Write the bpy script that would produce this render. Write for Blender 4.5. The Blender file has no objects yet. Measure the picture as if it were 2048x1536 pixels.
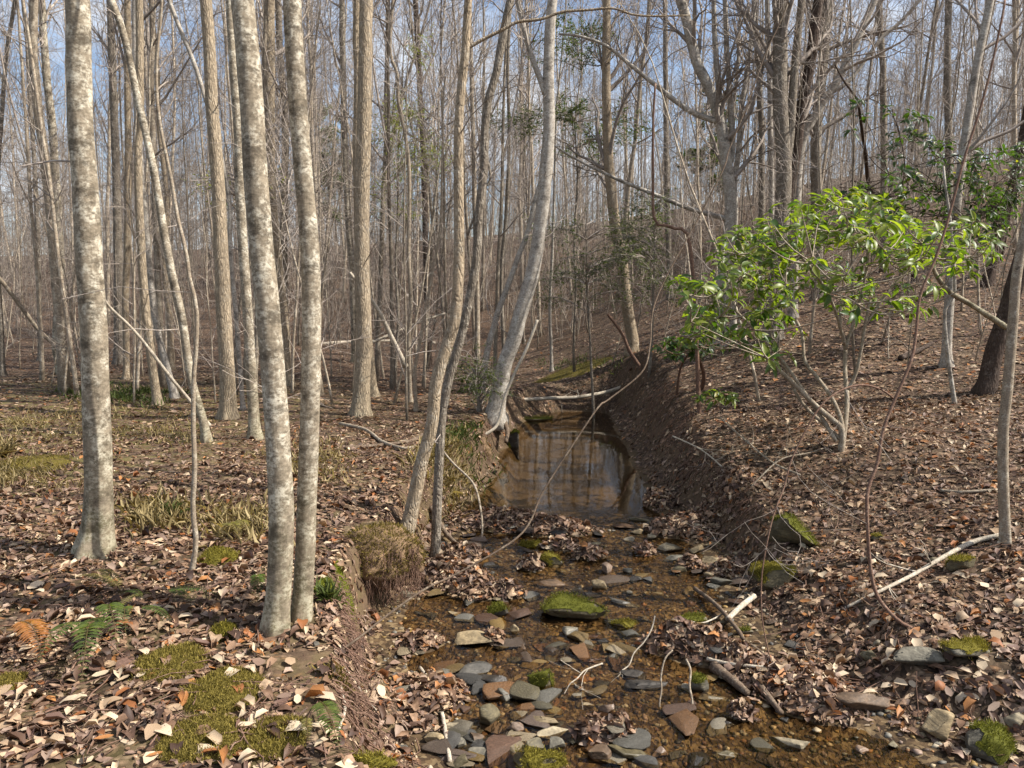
import bpy, math
import numpy as np
from mathutils import Vector

# ------------------------------------------------------------------ camera, sky, sun, exposure
SC = bpy.context.scene
COL = SC.collection
CAM_Z, PITCH, FPX = 2.0, math.radians(6.2), 1538.0
cd = bpy.data.cameras.new('camera'); cam = bpy.data.objects.new('camera', cd); COL.objects.link(cam)
cam.location = (0, 0, CAM_Z); cam.rotation_euler = (math.pi/2 - PITCH, 0, 0)
cd.sensor_fit = 'HORIZONTAL'; cd.sensor_width = 36.0; cd.lens = FPX/2048*36.0
cd.clip_start = 0.05; cd.clip_end = 2000
SC.camera = cam

SUN_EL, SUN_AZ = math.radians(46), math.radians(-9)          # azimuth from +X, negative: behind the camera
W = bpy.data.worlds.new('World'); SC.world = W; W.use_nodes = True
nt = W.node_tree; nt.nodes.clear()
sky = nt.nodes.new('ShaderNodeTexSky'); sky.sky_type = 'NISHITA'; sky.sun_disc = False
sky.sun_elevation = SUN_EL; sky.sun_rotation = math.pi/2 - SUN_AZ
sky.air_density = 1.0; sky.dust_density = 3.0; sky.ozone_density = 1.2; sky.altitude = 300
bg = nt.nodes.new('ShaderNodeBackground'); bg.inputs[1].default_value = 0.125
wo = nt.nodes.new('ShaderNodeOutputWorld')
tco = nt.nodes.new('ShaderNodeTexCoord'); cn = nt.nodes.new('ShaderNodeTexNoise'); cn.inputs['Scale'].default_value = 3.2; cn.inputs['Detail'].default_value = 6; cn.inputs['Roughness'].default_value = .6
cmap = nt.nodes.new('ShaderNodeMapping'); cmap.inputs['Scale'].default_value = (1, 1, 2.2); nt.links.new(tco.outputs['Generated'], cmap.inputs[0]); nt.links.new(cmap.outputs[0], cn.inputs['Vector'])
crp = nt.nodes.new('ShaderNodeValToRGB'); crp.color_ramp.elements[0].position = .44; crp.color_ramp.elements[0].color = (0, 0, 0, 1); crp.color_ramp.elements[1].position = .62; crp.color_ramp.elements[1].color = (.8, .8, .8, 1); nt.links.new(cn.outputs[0], crp.inputs[0])
cmx = nt.nodes.new('ShaderNodeMix'); cmx.data_type = 'RGBA'; cmx.inputs[7].default_value = (4.6, 4.75, 5.0, 1); nt.links.new(crp.outputs[0], cmx.inputs[0]); nt.links.new(sky.outputs[0], cmx.inputs[6])
nt.links.new(cmx.outputs[2], bg.inputs[0]); nt.links.new(bg.outputs[0], wo.inputs[0])
sl = bpy.data.lights.new('sun', 'SUN'); sun = bpy.data.objects.new('sun', sl); COL.objects.link(sun)
sl.energy = 5.0; sl.angle = math.radians(0.53); sl.color = (1.0, 0.95, 0.87)
sdir = Vector((math.cos(SUN_EL)*math.cos(SUN_AZ), math.cos(SUN_EL)*math.sin(SUN_AZ), math.sin(SUN_EL)))
sun.rotation_euler = sdir.to_track_quat('Z', 'Y').to_euler(); sun.location = sdir*60
SC.view_settings.view_transform = 'Standard'; SC.view_settings.look = 'None'
SC.view_settings.gamma = 1.0; SC.view_settings.exposure = 0.80; SC.view_settings.use_curve_mapping = False
SC.render.engine = 'CYCLES'
cy = SC.cycles
cy.max_bounces = 6; cy.diffuse_bounces = 3; cy.glossy_bounces = 3; cy.transparent_max_bounces = 12
cy.transmission_bounces = 4; cy.caustics_reflective = False; cy.caustics_refractive = False
cy.use_denoising = True; cy.sample_clamp_indirect = 6.0

rng = np.random.default_rng(7)

# ------------------------------------------------------------------ numpy helpers
def _h(ix, iy, iz):
    n = (ix*374761393 + iy*668265263 + iz*2147483647*3 + 1013904223) & 0xffffffff
    n = ((n ^ (n >> 13))*1274126177) & 0xffffffff
    n = ((n ^ (n >> 16))*2246822519) & 0xffffffff
    return ((n ^ (n >> 15)) & 0xffff)/65535.0*2 - 1
def noise3(p):
    p = np.asarray(p, float); i = np.floor(p).astype(np.int64); f = p - i; u = f*f*(3-2*f); r = 0
    for a in (0, 1):
        for b in (0, 1):
            for c in (0, 1):
                w = (u[..., 0] if a else 1-u[..., 0])*(u[..., 1] if b else 1-u[..., 1])*(u[..., 2] if c else 1-u[..., 2])
                r = r + w*_h(i[..., 0]+a, i[..., 1]+b, i[..., 2]+c)
    return r
def noise2(x, y, s, seed=0):
    x, y = np.broadcast_arrays(np.asarray(x, float), np.asarray(y, float))
    return noise3(np.stack([x*s+seed*17.3, y*s+seed*5.7, np.full(x.shape, seed*3.31)], -1))
def norm(v):
    return v/np.maximum(np.linalg.norm(v, axis=-1, keepdims=True), 1e-9)
def sstep(t):
    t = np.clip(t, 0, 1); return t*t*(3-2*t)

def ray(px, py):
    u = (np.asarray(px, float)-1024)/FPX; v = (768-np.asarray(py, float))/FPX
    c, s = math.cos(PITCH), math.sin(PITCH)
    return np.stack([u, c+v*s, -s+v*c], -1)
def at(px, py, Y):
    """the world point seen along a photo direction at forward distance Y"""
    d = ray(px, py); t = np.asarray(Y, float)/d[..., 1]
    return d*t[..., None] + np.array([0, 0, CAM_Z])

# ------------------------------------------------------------------ terrain
CP = np.array([
 (-1,3.6,.42),(-1.1,5,.44),(-.9,6,.45),(-2.5,4.6,.5),(-4.2,5,.62),(-1.98,10,.5),(-.6,8,.5),(-.4,11,.48),(-9,15.4,.5),(-5,20,.55),
 (-15,25,.7),(-2,3,.42),(-2,2,.38),(-.8,2.4,.38),(0,0,.35),(-4,0,.5),(0,-6,.4),(-10,5,.75),(-25,15,.8),(.9,15.4,.4),(.8,18,.45),(1,24,.62),
 (-4,9,.52),(-5.5,7,.62),(-3,13,.5),(-8,10,.6),
 (-20,40,3),(-8,36,2.0),(3,30,1.7),(-30,70,6.5),(0,70,7.5),(30,70,13),(-60,120,9),(0,120,11),(60,120,19),(-60,40,3),(60,40,13),(-60,0,2),(60,0,8),(0,-40,2),
 (-60,-40,2),(60,-40,5),(0,180,12),(-120,180,10),(120,180,22),
 (2.4,3.5,.2),(3.4,3.4,.3),(2.9,2.2,.25),(3.14,4.9,.44),(2.25,5.6,.3),(2.05,6.8,.5),(2.9,6.8,.68),(2.05,8,.6),(2.1,10,.7),(2.2,12,.85),(2.2,14,1.02),
 (3.9,12,1.38),(5.2,8.5,.95),(8.2,13,2.3),(10.6,16,3.25),(6,5,.85),(10,6,1.7),(2,17,.85),(4,20,2.0),(8,25,4.0),(7.3,30,5.0),(3,24,1.3),(14,20,4.8),(4,2,.45),(7,0,1.0)])
def _phi(r): return np.sqrt(r*r+0.8)
_A = _phi(np.linalg.norm(CP[:, None, :2]-CP[None, :, :2], axis=-1))
_n = len(CP); _M = np.zeros((_n+1, _n+1)); _M[:_n, :_n] = _A; _M[_n, :_n] = 1; _M[:_n, _n] = 1
_w = np.linalg.solve(_M, np.r_[CP[:, 2], 0])
def upland(x, y):
    x = np.asarray(x, float); y = np.asarray(y, float); z = np.full(x.shape, _w[-1])
    for (cx, cy_, _), w in zip(CP, _w[:-1]): z = z + w*np.sqrt((x-cx)**2+(y-cy_)**2+0.8)
    return z
CH = np.array([  # y, water edge left, bank top left, water edge right, bank top right
 (-10,4.0,2.4,7.5,9.0),(0,1.9,.6,4.4,6.0),(1,1.0,-.1,3.3,4.8),(2.5,.1,-.62,2.55,3.7),(3.3,-.38,-.82,2.0,2.9),(3.8,-.62,-.98,1.72,2.5),(4.4,-.84,-1.05,1.55,2.25),(5.1,-.88,-1.05,1.55,2.05),
 (5.6,-.66,-.95,1.72,2.02),(6.4,-.62,-.92,1.72,2.02),(7.3,-.50,-.80,1.42,1.92),(8,-.30,-.6,1.42,2.05),(9,-.18,-.45,1.45,2.15),(10,-.14,-.40,1.52,2.30),
 (11.8,-.06,-.35,1.62,2.45),(13,.35,-.1,1.68,2.45),(14,.8,.3,1.7,2.3),(15,1.0,.5,1.7,2.2),(40,1.0,.5,1.7,2.2)])
def water_z(y): return -0.06*(1-sstep((np.asarray(y, float)-5.6)/1.5))
HEAPS = []   # (x, y, rx, ry, height) leaf jams and gravel bars raised above the stream bed
def ground_z(x, y, fine=True):
    x = np.asarray(x, float); y = np.asarray(y, float)
    up = upland(x, y)
    xl, xtl, xr, xtr = (np.interp(y, CH[:, 0], CH[:, k]) for k in (1, 2, 3, 4))
    wob = .06*noise2(x*.4, y, 2.1, 3)+.03*noise2(x*1.5, y*1.5, 5.3, 4)
    xl, xtl = xl+wob, xtl+wob; xr, xtr = xr-wob, xtr-wob*.7
    wz = water_z(y)
    mid = (xl+xr)/2; hw = np.maximum((xr-xl)/2, .05)
    pool = sstep((y-6.9)/.8)
    depth = (.042+.18*pool)*sstep((1-np.abs(x-mid)/hw)/.3)
    bed = wz + .02 - depth - .02*pool
    foot = wz + .02
    tl = np.clip((xl-x)/np.maximum(xl-xtl, .05), 0, 1); tr = np.clip((x-xr)/np.maximum(xtr-xr, .05), 0, 1)
    near = sstep((4.9-y)/1.0)               # in front the left bank stands back from a low bar of leaves
    sl_ = sstep(tl); sl2 = .22*sstep(tl/.45)+.78*sstep((tl-.5)/.5)
    sl_ = sl_*(1-near)+sl2*near
    z = bed
    z = np.where(x < xl, foot+(up-foot)*sl_, z)
    z = np.where(x > xr, foot+(up-foot)*sstep(tr), z)
    end = sstep((y-13.2)/1.8)
    z = z*(1-end)+up*end
    for hx, hy, rx, ry, hh in HEAPS:
        z = z + hh*np.exp(-((x-hx)/rx)**2-((y-hy)/ry)**2)
    off = np.maximum(tl, tr)
    wall = np.clip(4*tr*(1-tr), 0, 1)+np.clip(4*tl*(1-tl), 0, 1)*(x < xl)
    z = z+wall*(.07*noise2(x*1.3, y, 3.3, 14)+.05*noise2(x, y, 8., 15))*(1-end)
    if fine:
        z = z + (.05*noise2(x, y, .7, 1)+.03*noise2(x, y, 1.9, 2)+.014*noise2(x, y, 5.1, 5))*np.clip(off*1.2, .12, 1) + .008*noise2(x, y, 13., 6)
    return z
_Ys = np.geomspace(1.6, 140, 2600)
def hit(px, py, lift=0.0):
    """where the view direction meets the ground"""
    p = at(np.full(_Ys.shape, px), np.full(_Ys.shape, py), _Ys)
    d = p[:, 2]-(ground_z(p[:, 0], p[:, 1])+lift)
    k = np.where(d < 0)[0]
    k = k[0] if len(k) else len(_Ys)-1
    return p[k]
for px, py, rx, ry, hh in [(1010,1050,.42,.20,.10),(1110,1066,.34,.14,.07),(1300,1012,.18,.2,.09),(1400,1058,.35,.22,.09),(905,1165,.24,.22,.11),(960,1190,.2,.15,.06),
                           (1350,1302,.17,.10,.13),(1420,1318,.16,.10,.12),(1480,1340,.12,.10,.08),(1560,1385,.22,.2,.06),(880,1400,.16,.25,.05),(1020,1195,.09,.07,.06),(1060,1142,.10,.08,.06),(1180,1118,.13,.09,.06),(1290,1112,.09,.08,.05),(1120,1100,.16,.08,.06),(930,1120,.18,.12,.07),(1380,1140,.10,.08,.05),(850,1300,.12,.12,.05),(985,1290,.06,.06,.05),(1180,1480,.07,.07,.06),(1235,1478,.08,.07,.06),(1450,1150,.12,.1,.05),(1330,1060,.14,.1,.05),(1640,1420,.14,.14,.06),(1480,1440,.06,.06,.05)]:
    h_ = hit(px, py); HEAPS.append((h_[0], h_[1], rx, ry, hh))

# ------------------------------------------------------------------ mesh helpers
def make_mesh(name, V, F, cols=None, smooth=True, mat=None, attrs=None):
    """V (n,3); F a list of (m,k) index arrays"""
    V = np.asarray(V, np.float32); F = [np.asarray(f, np.int32) for f in (F if isinstance(F, list) else [F]) if len(f)]
    me = bpy.data.meshes.new(name)
    me.vertices.add(len(V)); me.vertices.foreach_set('co', V.ravel())
    lv = np.concatenate([f.ravel() for f in F]); tot = np.concatenate([np.full(len(f), f.shape[1], np.int32) for f in F])
    st = np.r_[0, np.cumsum(tot)[:-1]].astype(np.int32)
    me.loops.add(len(lv)); me.loops.foreach_set('vertex_index', lv)
    me.polygons.add(len(tot)); me.polygons.foreach_set('loop_start', st); me.polygons.foreach_set('loop_total', tot)
    if smooth: me.polygons.foreach_set('use_smooth', np.ones(len(tot), bool))
    me.update(calc_edges=True)
    if cols is not None:
        a = me.attributes.new('Col', 'FLOAT_COLOR', 'POINT')
        c = np.ones((len(V), 4), np.float32); c[:, :3] = cols; a.data.foreach_set('color', c.ravel())
    for k, v in (attrs or {}).items():
        a = me.attributes.new(k, 'FLOAT', 'POINT'); a.data.foreach_set('value', np.asarray(v, np.float32))
    if mat: me.materials.append(mat)
    return me
def link(name, data, parent=None, loc=None, rz=0.0, scale=None):
    o = bpy.data.objects.new(name, data); COL.objects.link(o)
    if parent is not None: o.parent = parent
    if loc is not None: o.location = loc
    if rz: o.rotation_euler = (0, 0, rz)
    if scale is not None: o.scale = scale if hasattr(scale, '__len__') else (scale,)*3
    return o
def tag(o, label, cat=None, group=None, kind=None):
    o['label'] = label
    if cat: o['category'] = cat
    if group: o['group'] = group
    if kind: o['kind'] = kind
    return o
class MB:
    def __init__(s): s.V, s.F, s.C, s.n = [], {}, [], 0
    def add(s, V, F, C=None):
        V = np.asarray(V).reshape(-1, 3); s.V.append(V)
        for f in (F if isinstance(F, list) else [F]):
            f = np.asarray(f); s.F.setdefault(f.shape[1], []).append(f+s.n)
        if C is not None: s.C.append(np.broadcast_to(C, V.shape))
        s.n += len(V)
    def mesh(s, name, mat, smooth=True, origin=None, attrs=None):
        V = np.concatenate(s.V)
        if origin is not None: V = V-np.asarray(origin)
        return make_mesh(name, V, [np.concatenate(f) for f in s.F.values()], np.concatenate(s.C) if s.C else None, smooth, mat, attrs)
def tubes(P, R, sides=5, cap=True):
    """batch of tubes: P (m,n,3) R (m,n) -> verts, [quads, tris]"""
    P = np.asarray(P, float); R = np.asarray(R, float); m, n = R.shape
    T = np.gradient(P, axis=1); T = norm(T)
    ov = norm(P[:, -1]-P[:, 0]); ref = np.where(np.abs(ov[:, 2:3]) > .75, np.array([[1., .13, 0]]), np.array([[.05, .1, 1.]]))
    N = norm(np.cross(T, ref[:, None, :])); B = np.cross(T, N)
    a = np.arange(sides)*2*math.pi/sides
    V = P[:, :, None, :]+R[:, :, None, None]*(N[:, :, None, :]*np.cos(a)[:, None]+B[:, :, None, :]*np.sin(a)[:, None])
    idx = np.arange(m*n*sides).reshape(m, n, sides)
    q = np.stack([idx[:, :-1], np.roll(idx, -1, 2)[:, :-1], np.roll(idx, -1, 2)[:, 1:], idx[:, 1:]], -1).reshape(-1, 4)
    V = V.reshape(-1, 3)
    if cap and sides > 3:
        e = []
        for k in (0, n-1):
            ring = idx[:, k]; e.append(ring if k else ring[:, ::-1])
        return V, [q, np.concatenate(e)]
    return V, [q]
def spawn(r, P, R, k, t0, t1, a0, a1, l0, l1, npts=5, wob=.25, up=.15, rs=.55, tip=.25, lenfall=.5):
    """children polylines growing from parents P (m,n,3)"""
    m, n = R.shape; M = m*k; par = np.repeat(np.arange(m), k)
    t = r.uniform(t0, t1, M); s = t*(n-1); i = np.minimum(s.astype(int), n-2); f = (s-i)[:, None]
    p0 = P[par, i]*(1-f)+P[par, i+1]*f; T = norm(P[par, i+1]-P[par, i]); r0 = (R[par, i]*(1-f[:, 0])+R[par, i+1]*f[:, 0])*rs
    perp = norm(np.cross(T, norm(r.normal(size=(M, 3))))); a = np.radians(r.uniform(a0, a1, M))[:, None]
    d = norm(np.cos(a)*T+np.sin(a)*perp); L = r.uniform(l0, l1, M)*(1-lenfall*(t-t0)/max(t1-t0, 1e-6))
    out = np.zeros((M, npts, 3)); out[:, 0] = p0
    for j in range(1, npts):
        d = norm(d+wob*r.normal(size=(M, 3))+np.array([0, 0, up])); out[:, j] = out[:, j-1]+d*(L/(npts-1))[:, None]
    RR = r0[:, None]*np.linspace(1, tip, npts)[None]
    return out, RR
def scatter_shape(tv, tf, pos, U, N, L, Wd):
    """copies of a flat template (u along, v across, w up) at pos with axis U, normal N"""
    U = norm(U); N = norm(N-(N*U).sum(-1, keepdims=True)*U); S = np.cross(N, U)
    L = np.asarray(L)[:, None, None]; Wd = np.asarray(Wd)[:, None, None]
    if tv.ndim == 2: tv = np.broadcast_to(tv, (len(pos),)+tv.shape)
    V = pos[:, None]+U[:, None]*tv[..., 0:1]*L+S[:, None]*tv[..., 1:2]*Wd+N[:, None]*tv[..., 2:3]*L
    k = tv.shape[1]; off = (np.arange(len(pos))*k)[:, None, None]
    return V.reshape(-1, 3), [(f[None]+off).reshape(-1, f.shape[1]) for f in tf], k
def leaf_template(curl=0., fold=.2, droop=0., nseg=4, wmax=.42, sharp=1.0, blunt=False):
    """pointed leaf, length 1 width ~1 (across), with a midrib fold; 3 columns"""
    u = np.linspace(0, 1, nseg+1); w = np.sin(np.pi*u**sharp)**.8*.5; w[0] = .03; w[-1] = .0
    if blunt: u = np.array([0, .24, .72, 1.]); w = np.array([.06, .43, .42, .05]); nseg = 3
    V = []
    for k in range(nseg+1):
        zz = -droop*u[k]**2+curl*math.sin(u[k]*math.pi)
        V += [(u[k], -w[k], zz+fold*w[k]), (u[k], 0, zz), (u[k], w[k], zz+fold*w[k])]
    F = []
    for k in range(nseg):
        a = 3*k; F += [(a, a+3, a+4, a+1), (a+1, a+4, a+5, a+2)]
    return np.array(V, float), [np.array(F)]
def diamond():
    return np.array([(0, 0, 0), (.45, -.5, .06), (1, 0, -.05), (.45, .5, .06)], float), [np.array([(0, 1, 2, 3)])]
def catmull(pts, n):
    p = np.asarray(pts, float)
    d = np.r_[0, np.cumsum(np.maximum(np.linalg.norm(np.diff(p[:, :3], axis=0), axis=1), 1e-6))]
    pp = np.vstack([2*p[0]-p[1], p, 2*p[-1]-p[-2]]); s = np.linspace(0, d[-1], n)
    i = np.clip(np.searchsorted(d, s, 'right')-1, 0, len(p)-2); t = ((s-d[i])/(d[i+1]-d[i]))[:, None]
    a, b, c, e = pp[i], pp[i+1], pp[i+2], pp[i+3]
    return .5*(2*b+(c-a)*t+(2*a-5*b+4*c-e)*t**2+(3*b-a-3*c+e)*t**3)

# ------------------------------------------------------------------ materials
def mat_new(name):
    m = bpy.data.materials.new(name); m.use_nodes = True; t = m.node_tree; t.nodes.clear()
    return m, t, (lambda k, **kw: _node(t, k, kw)), t.links.new
def _node(t, k, kw):
    n = t.nodes.new('ShaderNode'+k)
    for a, b in kw.items():
        if a.startswith('i_'):
            key = a[2:]; n.inputs[int(key) if key.isdigit() else key.replace('_', ' ')].default_value = b
        else: setattr(n, a, b)
    return n
def rgb(c): return (c[0], c[1], c[2], 1)
def ramp(N, stops, interp='LINEAR'):
    r = N('ValToRGB'); r.color_ramp.interpolation = interp
    while len(r.color_ramp.elements) < len(stops): r.color_ramp.elements.new(.5)
    for e, (p, c) in zip(r.color_ramp.elements, stops): e.position = p; e.color = rgb(c) if hasattr(c, '__len__') else (c, c, c, 1)
    return r
def mixc(N, Lk, fac, a, b, blend='MIX'):
    m = N('Mix', data_type='RGBA', blend_type=blend)
    for sock, v in ((m.inputs[0], fac), (m.inputs[6], a), (m.inputs[7], b)):
        if hasattr(v, 'is_output'): Lk(v, sock)
        else: sock.default_value = rgb(v) if hasattr(v, '__len__') else v
    return m.outputs[2]
def bark(name, base, pale, dark, pale_amt=.5, dark_amt=.5, furrow=.0, moss=0., vary=.0, big=1.0, fine=True):
    m, t, N, Lk = mat_new(name)
    tc = N('TexCoord'); oi = N('ObjectInfo'); ww = N('Math', operation='MULTIPLY', i_1=97.0); Lk(oi.outputs['Random'], ww.inputs[0])
    def nz(scale, sc, detail=4., rough=.6):
        mp = N('Mapping'); mp.inputs['Scale'].default_value = scale; Lk(tc.outputs['Object'], mp.inputs[0])
        n = N('TexNoise', noise_dimensions='4D', i_Scale=sc, i_Detail=detail, i_Roughness=rough); Lk(mp.outputs[0], n.inputs['Vector']); Lk(ww.outputs[0], n.inputs['W'])
        return n.outputs[0]
    b1 = nz((1, 1, .9), 12*big, 8., .80); b2 = nz((1, 1, 1.4), 7*big, 8., .80); b3 = nz((1, 1, .10), 60*big, 3., .6); b4 = nz((1, 1, 1.5), 48*big, 4., .65)
    c = mixc(N, Lk, b3, tuple(v*.72 for v in base), tuple(min(1, v*1.3) for v in base))
    r1 = ramp(N, [(.55-.14*pale_amt, 0.), (.66-.14*pale_amt, 1.)]); Lk(b1, r1.inputs[0])
    rr = N('Math', operation='MULTIPLY'); Lk(r1.outputs[0], rr.inputs[0]); r4 = ramp(N, [(.40, .1), (.52, 1.)]); Lk(b4, r4.inputs[0]); Lk(r4.outputs[0], rr.inputs[1])
    r6 = ramp(N, [(.34, .62), (.64, 1.2)]); Lk(b4, r6.inputs[0]); c = mixc(N, Lk, 1., c, r6.outputs[0], 'MULTIPLY')
    c = mixc(N, Lk, rr.outputs[0], c, pale)
    r2 = ramp(N, [(.60-.17*dark_amt, 0.), (.70-.17*dark_amt, .8)]); Lk(b2, r2.inputs[0])
    c = mixc(N, Lk, r2.outputs[0], c, dark)
    if moss > 0:
        sx = N('SeparateXYZ'); Lk(tc.outputs['Object'], sx.inputs[0]); mr = N('MapRange', i_1=0.0, i_2=.9, i_3=moss, i_4=0.0); Lk(sx.outputs[2], mr.inputs[0])
        mm = N('Math', operation='MULTIPLY'); Lk(mr.outputs[0], mm.inputs[0]); r5 = ramp(N, [(.4, 0.), (.6, 1.)]); Lk(b1, r5.inputs[0]); Lk(r5.outputs[0], mm.inputs[1])
        c = mixc(N, Lk, mm.outputs[0], c, (.13, .12, .03))
    hgt = b3
    if furrow > 0:
        mp = N('Mapping'); mp.inputs['Scale'].default_value = (1, 1, .22); Lk(tc.outputs['Object'], mp.inputs[0])
        dz = N('TexNoise', i_Scale=14., i_Detail=2.); Lk(mp.outputs[0], dz.inputs['Vector'])
        mx = N('Mix', data_type='RGBA', blend_type='LINEAR_LIGHT'); mx.inputs[0].default_value = .06; Lk(mp.outputs[0], mx.inputs[6]); Lk(dz.outputs[1], mx.inputs[7])
        vo = N('TexVoronoi', feature='DISTANCE_TO_EDGE', i_Scale=32.*big); Lk(mx.outputs[2], vo.inputs['Vector'])
        r3 = ramp(N, [(.0, 0.), (.22, 1.)]); Lk(vo.outputs['Distance'], r3.inputs[0])
        inv = N('MapRange', i_1=0., i_2=1., i_3=furrow, i_4=0.); Lk(r3.outputs[0], inv.inputs[0])
        c = mixc(N, Lk, inv.outputs[0], c, tuple(v*.45 for v in base))
        hgt = r3.outputs[0]
    if vary > 0:
        mr = N('MapRange', i_1=0., i_2=1., i_3=1-vary, i_4=1+vary); Lk(oi.outputs['Random'], mr.inputs[0])
        hs = N('HueSaturation'); Lk(mr.outputs[0], hs.inputs['Value']); Lk(c, hs.inputs['Color']); c = hs.outputs[0]
    p = N('BsdfPrincipled', i_Roughness=.9); p.inputs['Specular IOR Level'].default_value = .15; Lk(c, p.inputs['Base Color'])
    if fine:
        b = N('Bump', i_Strength=.75 if furrow else .45, i_Distance=.008 if furrow else .004); Lk(hgt, b.inputs['Height'])
        b_2 = N('Bump', i_Strength=.5, i_Distance=.006); Lk(b1, b_2.inputs['Height']); Lk(b.outputs[0], b_2.inputs['Normal']); Lk(b_2.outputs[0], p.inputs['Normal'])
    o = N('OutputMaterial'); Lk(p.outputs[0], o.inputs[0])
    return m
M = {}
M['lichen'] = bark('bark_lichen', (.26, .215, .155), (.58, .53, .42), (.07, .056, .04), .55, .62, moss=.45)
M['furrow'] = bark('bark_furrowed', (.39, .31, .215), (.46, .40, .31), (.13, .10, .07), .3, .15, furrow=.75, moss=.25)
M['tan'] = bark('bark_tan', (.36, .28, .19), (.46, .40, .31), (.11, .08, .052), .4, .35, furrow=.3, big=1.3)
M['pale'] = bark('bark_pale', (.34, .30, .25), (.52, .485, .42), (.09, .075, .06), .45, .5)
M['grey'] = bark('bark_grey', (.21, .175, .135), (.40, .355, .29), (.07, .055, .043), .45, .4, furrow=.25, big=1.3)
M['dark'] = bark('bark_dark', (.085, .060, .046), (.17, .135, .11), (.03, .022, .017), .25, .3, furrow=.5)
M['stem'] = bark('bark_stem', (.27, .215, .155), (.48, .43, .34), (.08, .06, .045), .4, .3, big=2.2)
M['redstem'] = bark('bark_redstem', (.17, .10, .07), (.32, .22, .16), (.06, .04, .03), .3, .3, big=2.2)
M['wood'] = bark('dead_wood', (.40, .34, .26), (.58, .52, .42), (.10, .08, .06), .4, .25, big=2.0)
M['wetwood'] = bark('wet_wood', (.14, .10, .07), (.27, .22, .16), (.04, .03, .022), .3, .35, big=2.0)
M['wood_far'] = bark('bark_wood_behind', (.28, .225, .165), (.52, .46, .36), (.09, .07, .055), .45, .36, vary=.4, fine=False)
M['hill_wood'] = bark('bark_hill_wood', (.24, .195, .155), (.40, .345, .28), (.085, .065, .05), .45, .3, fine=False)
M['twig'] = bark('twig_bark', (.30, .25, .21), (.46, .41, .35), (.12, .09, .075), .35, .2, vary=.3, big=1.5, fine=False)

def leaf_mat(name, trans=.35, rough=.45, spec=.4, tmul=(1.6, 1.7, .7), noise=True):
    m, t, N, Lk = mat_new(name)
    a = N('Attribute', attribute_name='Col'); c = a.outputs['Color']
    if noise:
        tc = N('TexCoord'); n = N('TexNoise', i_Scale=60., i_Detail=3.); Lk(tc.outputs['Object'], n.inputs['Vector'])
        r = ramp(N, [(.3, .65), (.7, 1.25)]); Lk(n.outputs[0], r.inputs[0]); c = mixc(N, Lk, 1., c, r.outputs[0], 'MULTIPLY')
    p = N('BsdfPrincipled', i_Roughness=rough); p.inputs['Specular IOR Level'].default_value = spec; Lk(c, p.inputs['Base Color'])
    o = N('OutputMaterial')
    if trans > 0:
        tr = N('BsdfTranslucent'); Lk(mixc(N, Lk, 1., c, tmul, 'MULTIPLY'), tr.inputs[0])
        mx = N('MixShader', i_0=trans); Lk(p.outputs[0], mx.inputs[1]); Lk(tr.outputs[0], mx.inputs[2]); Lk(mx.outputs[0], o.inputs[0])
    else: Lk(p.outputs[0], o.inputs[0])
    return m
M['litter'] = leaf_mat('dry_leaf', .12, .6, .35, (1.1, .9, .7))
M['green'] = leaf_mat('evergreen_leaf', .42, .42, .4, (2.2, 2.4, .6))
M['moss'] = leaf_mat('moss_blade', .25, .8, .1, (1.4, 1.4, .7), False)
M['grass'] = leaf_mat('grass_blade', .3, .6, .3, (1.4, 1.4, .7), False)

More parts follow.
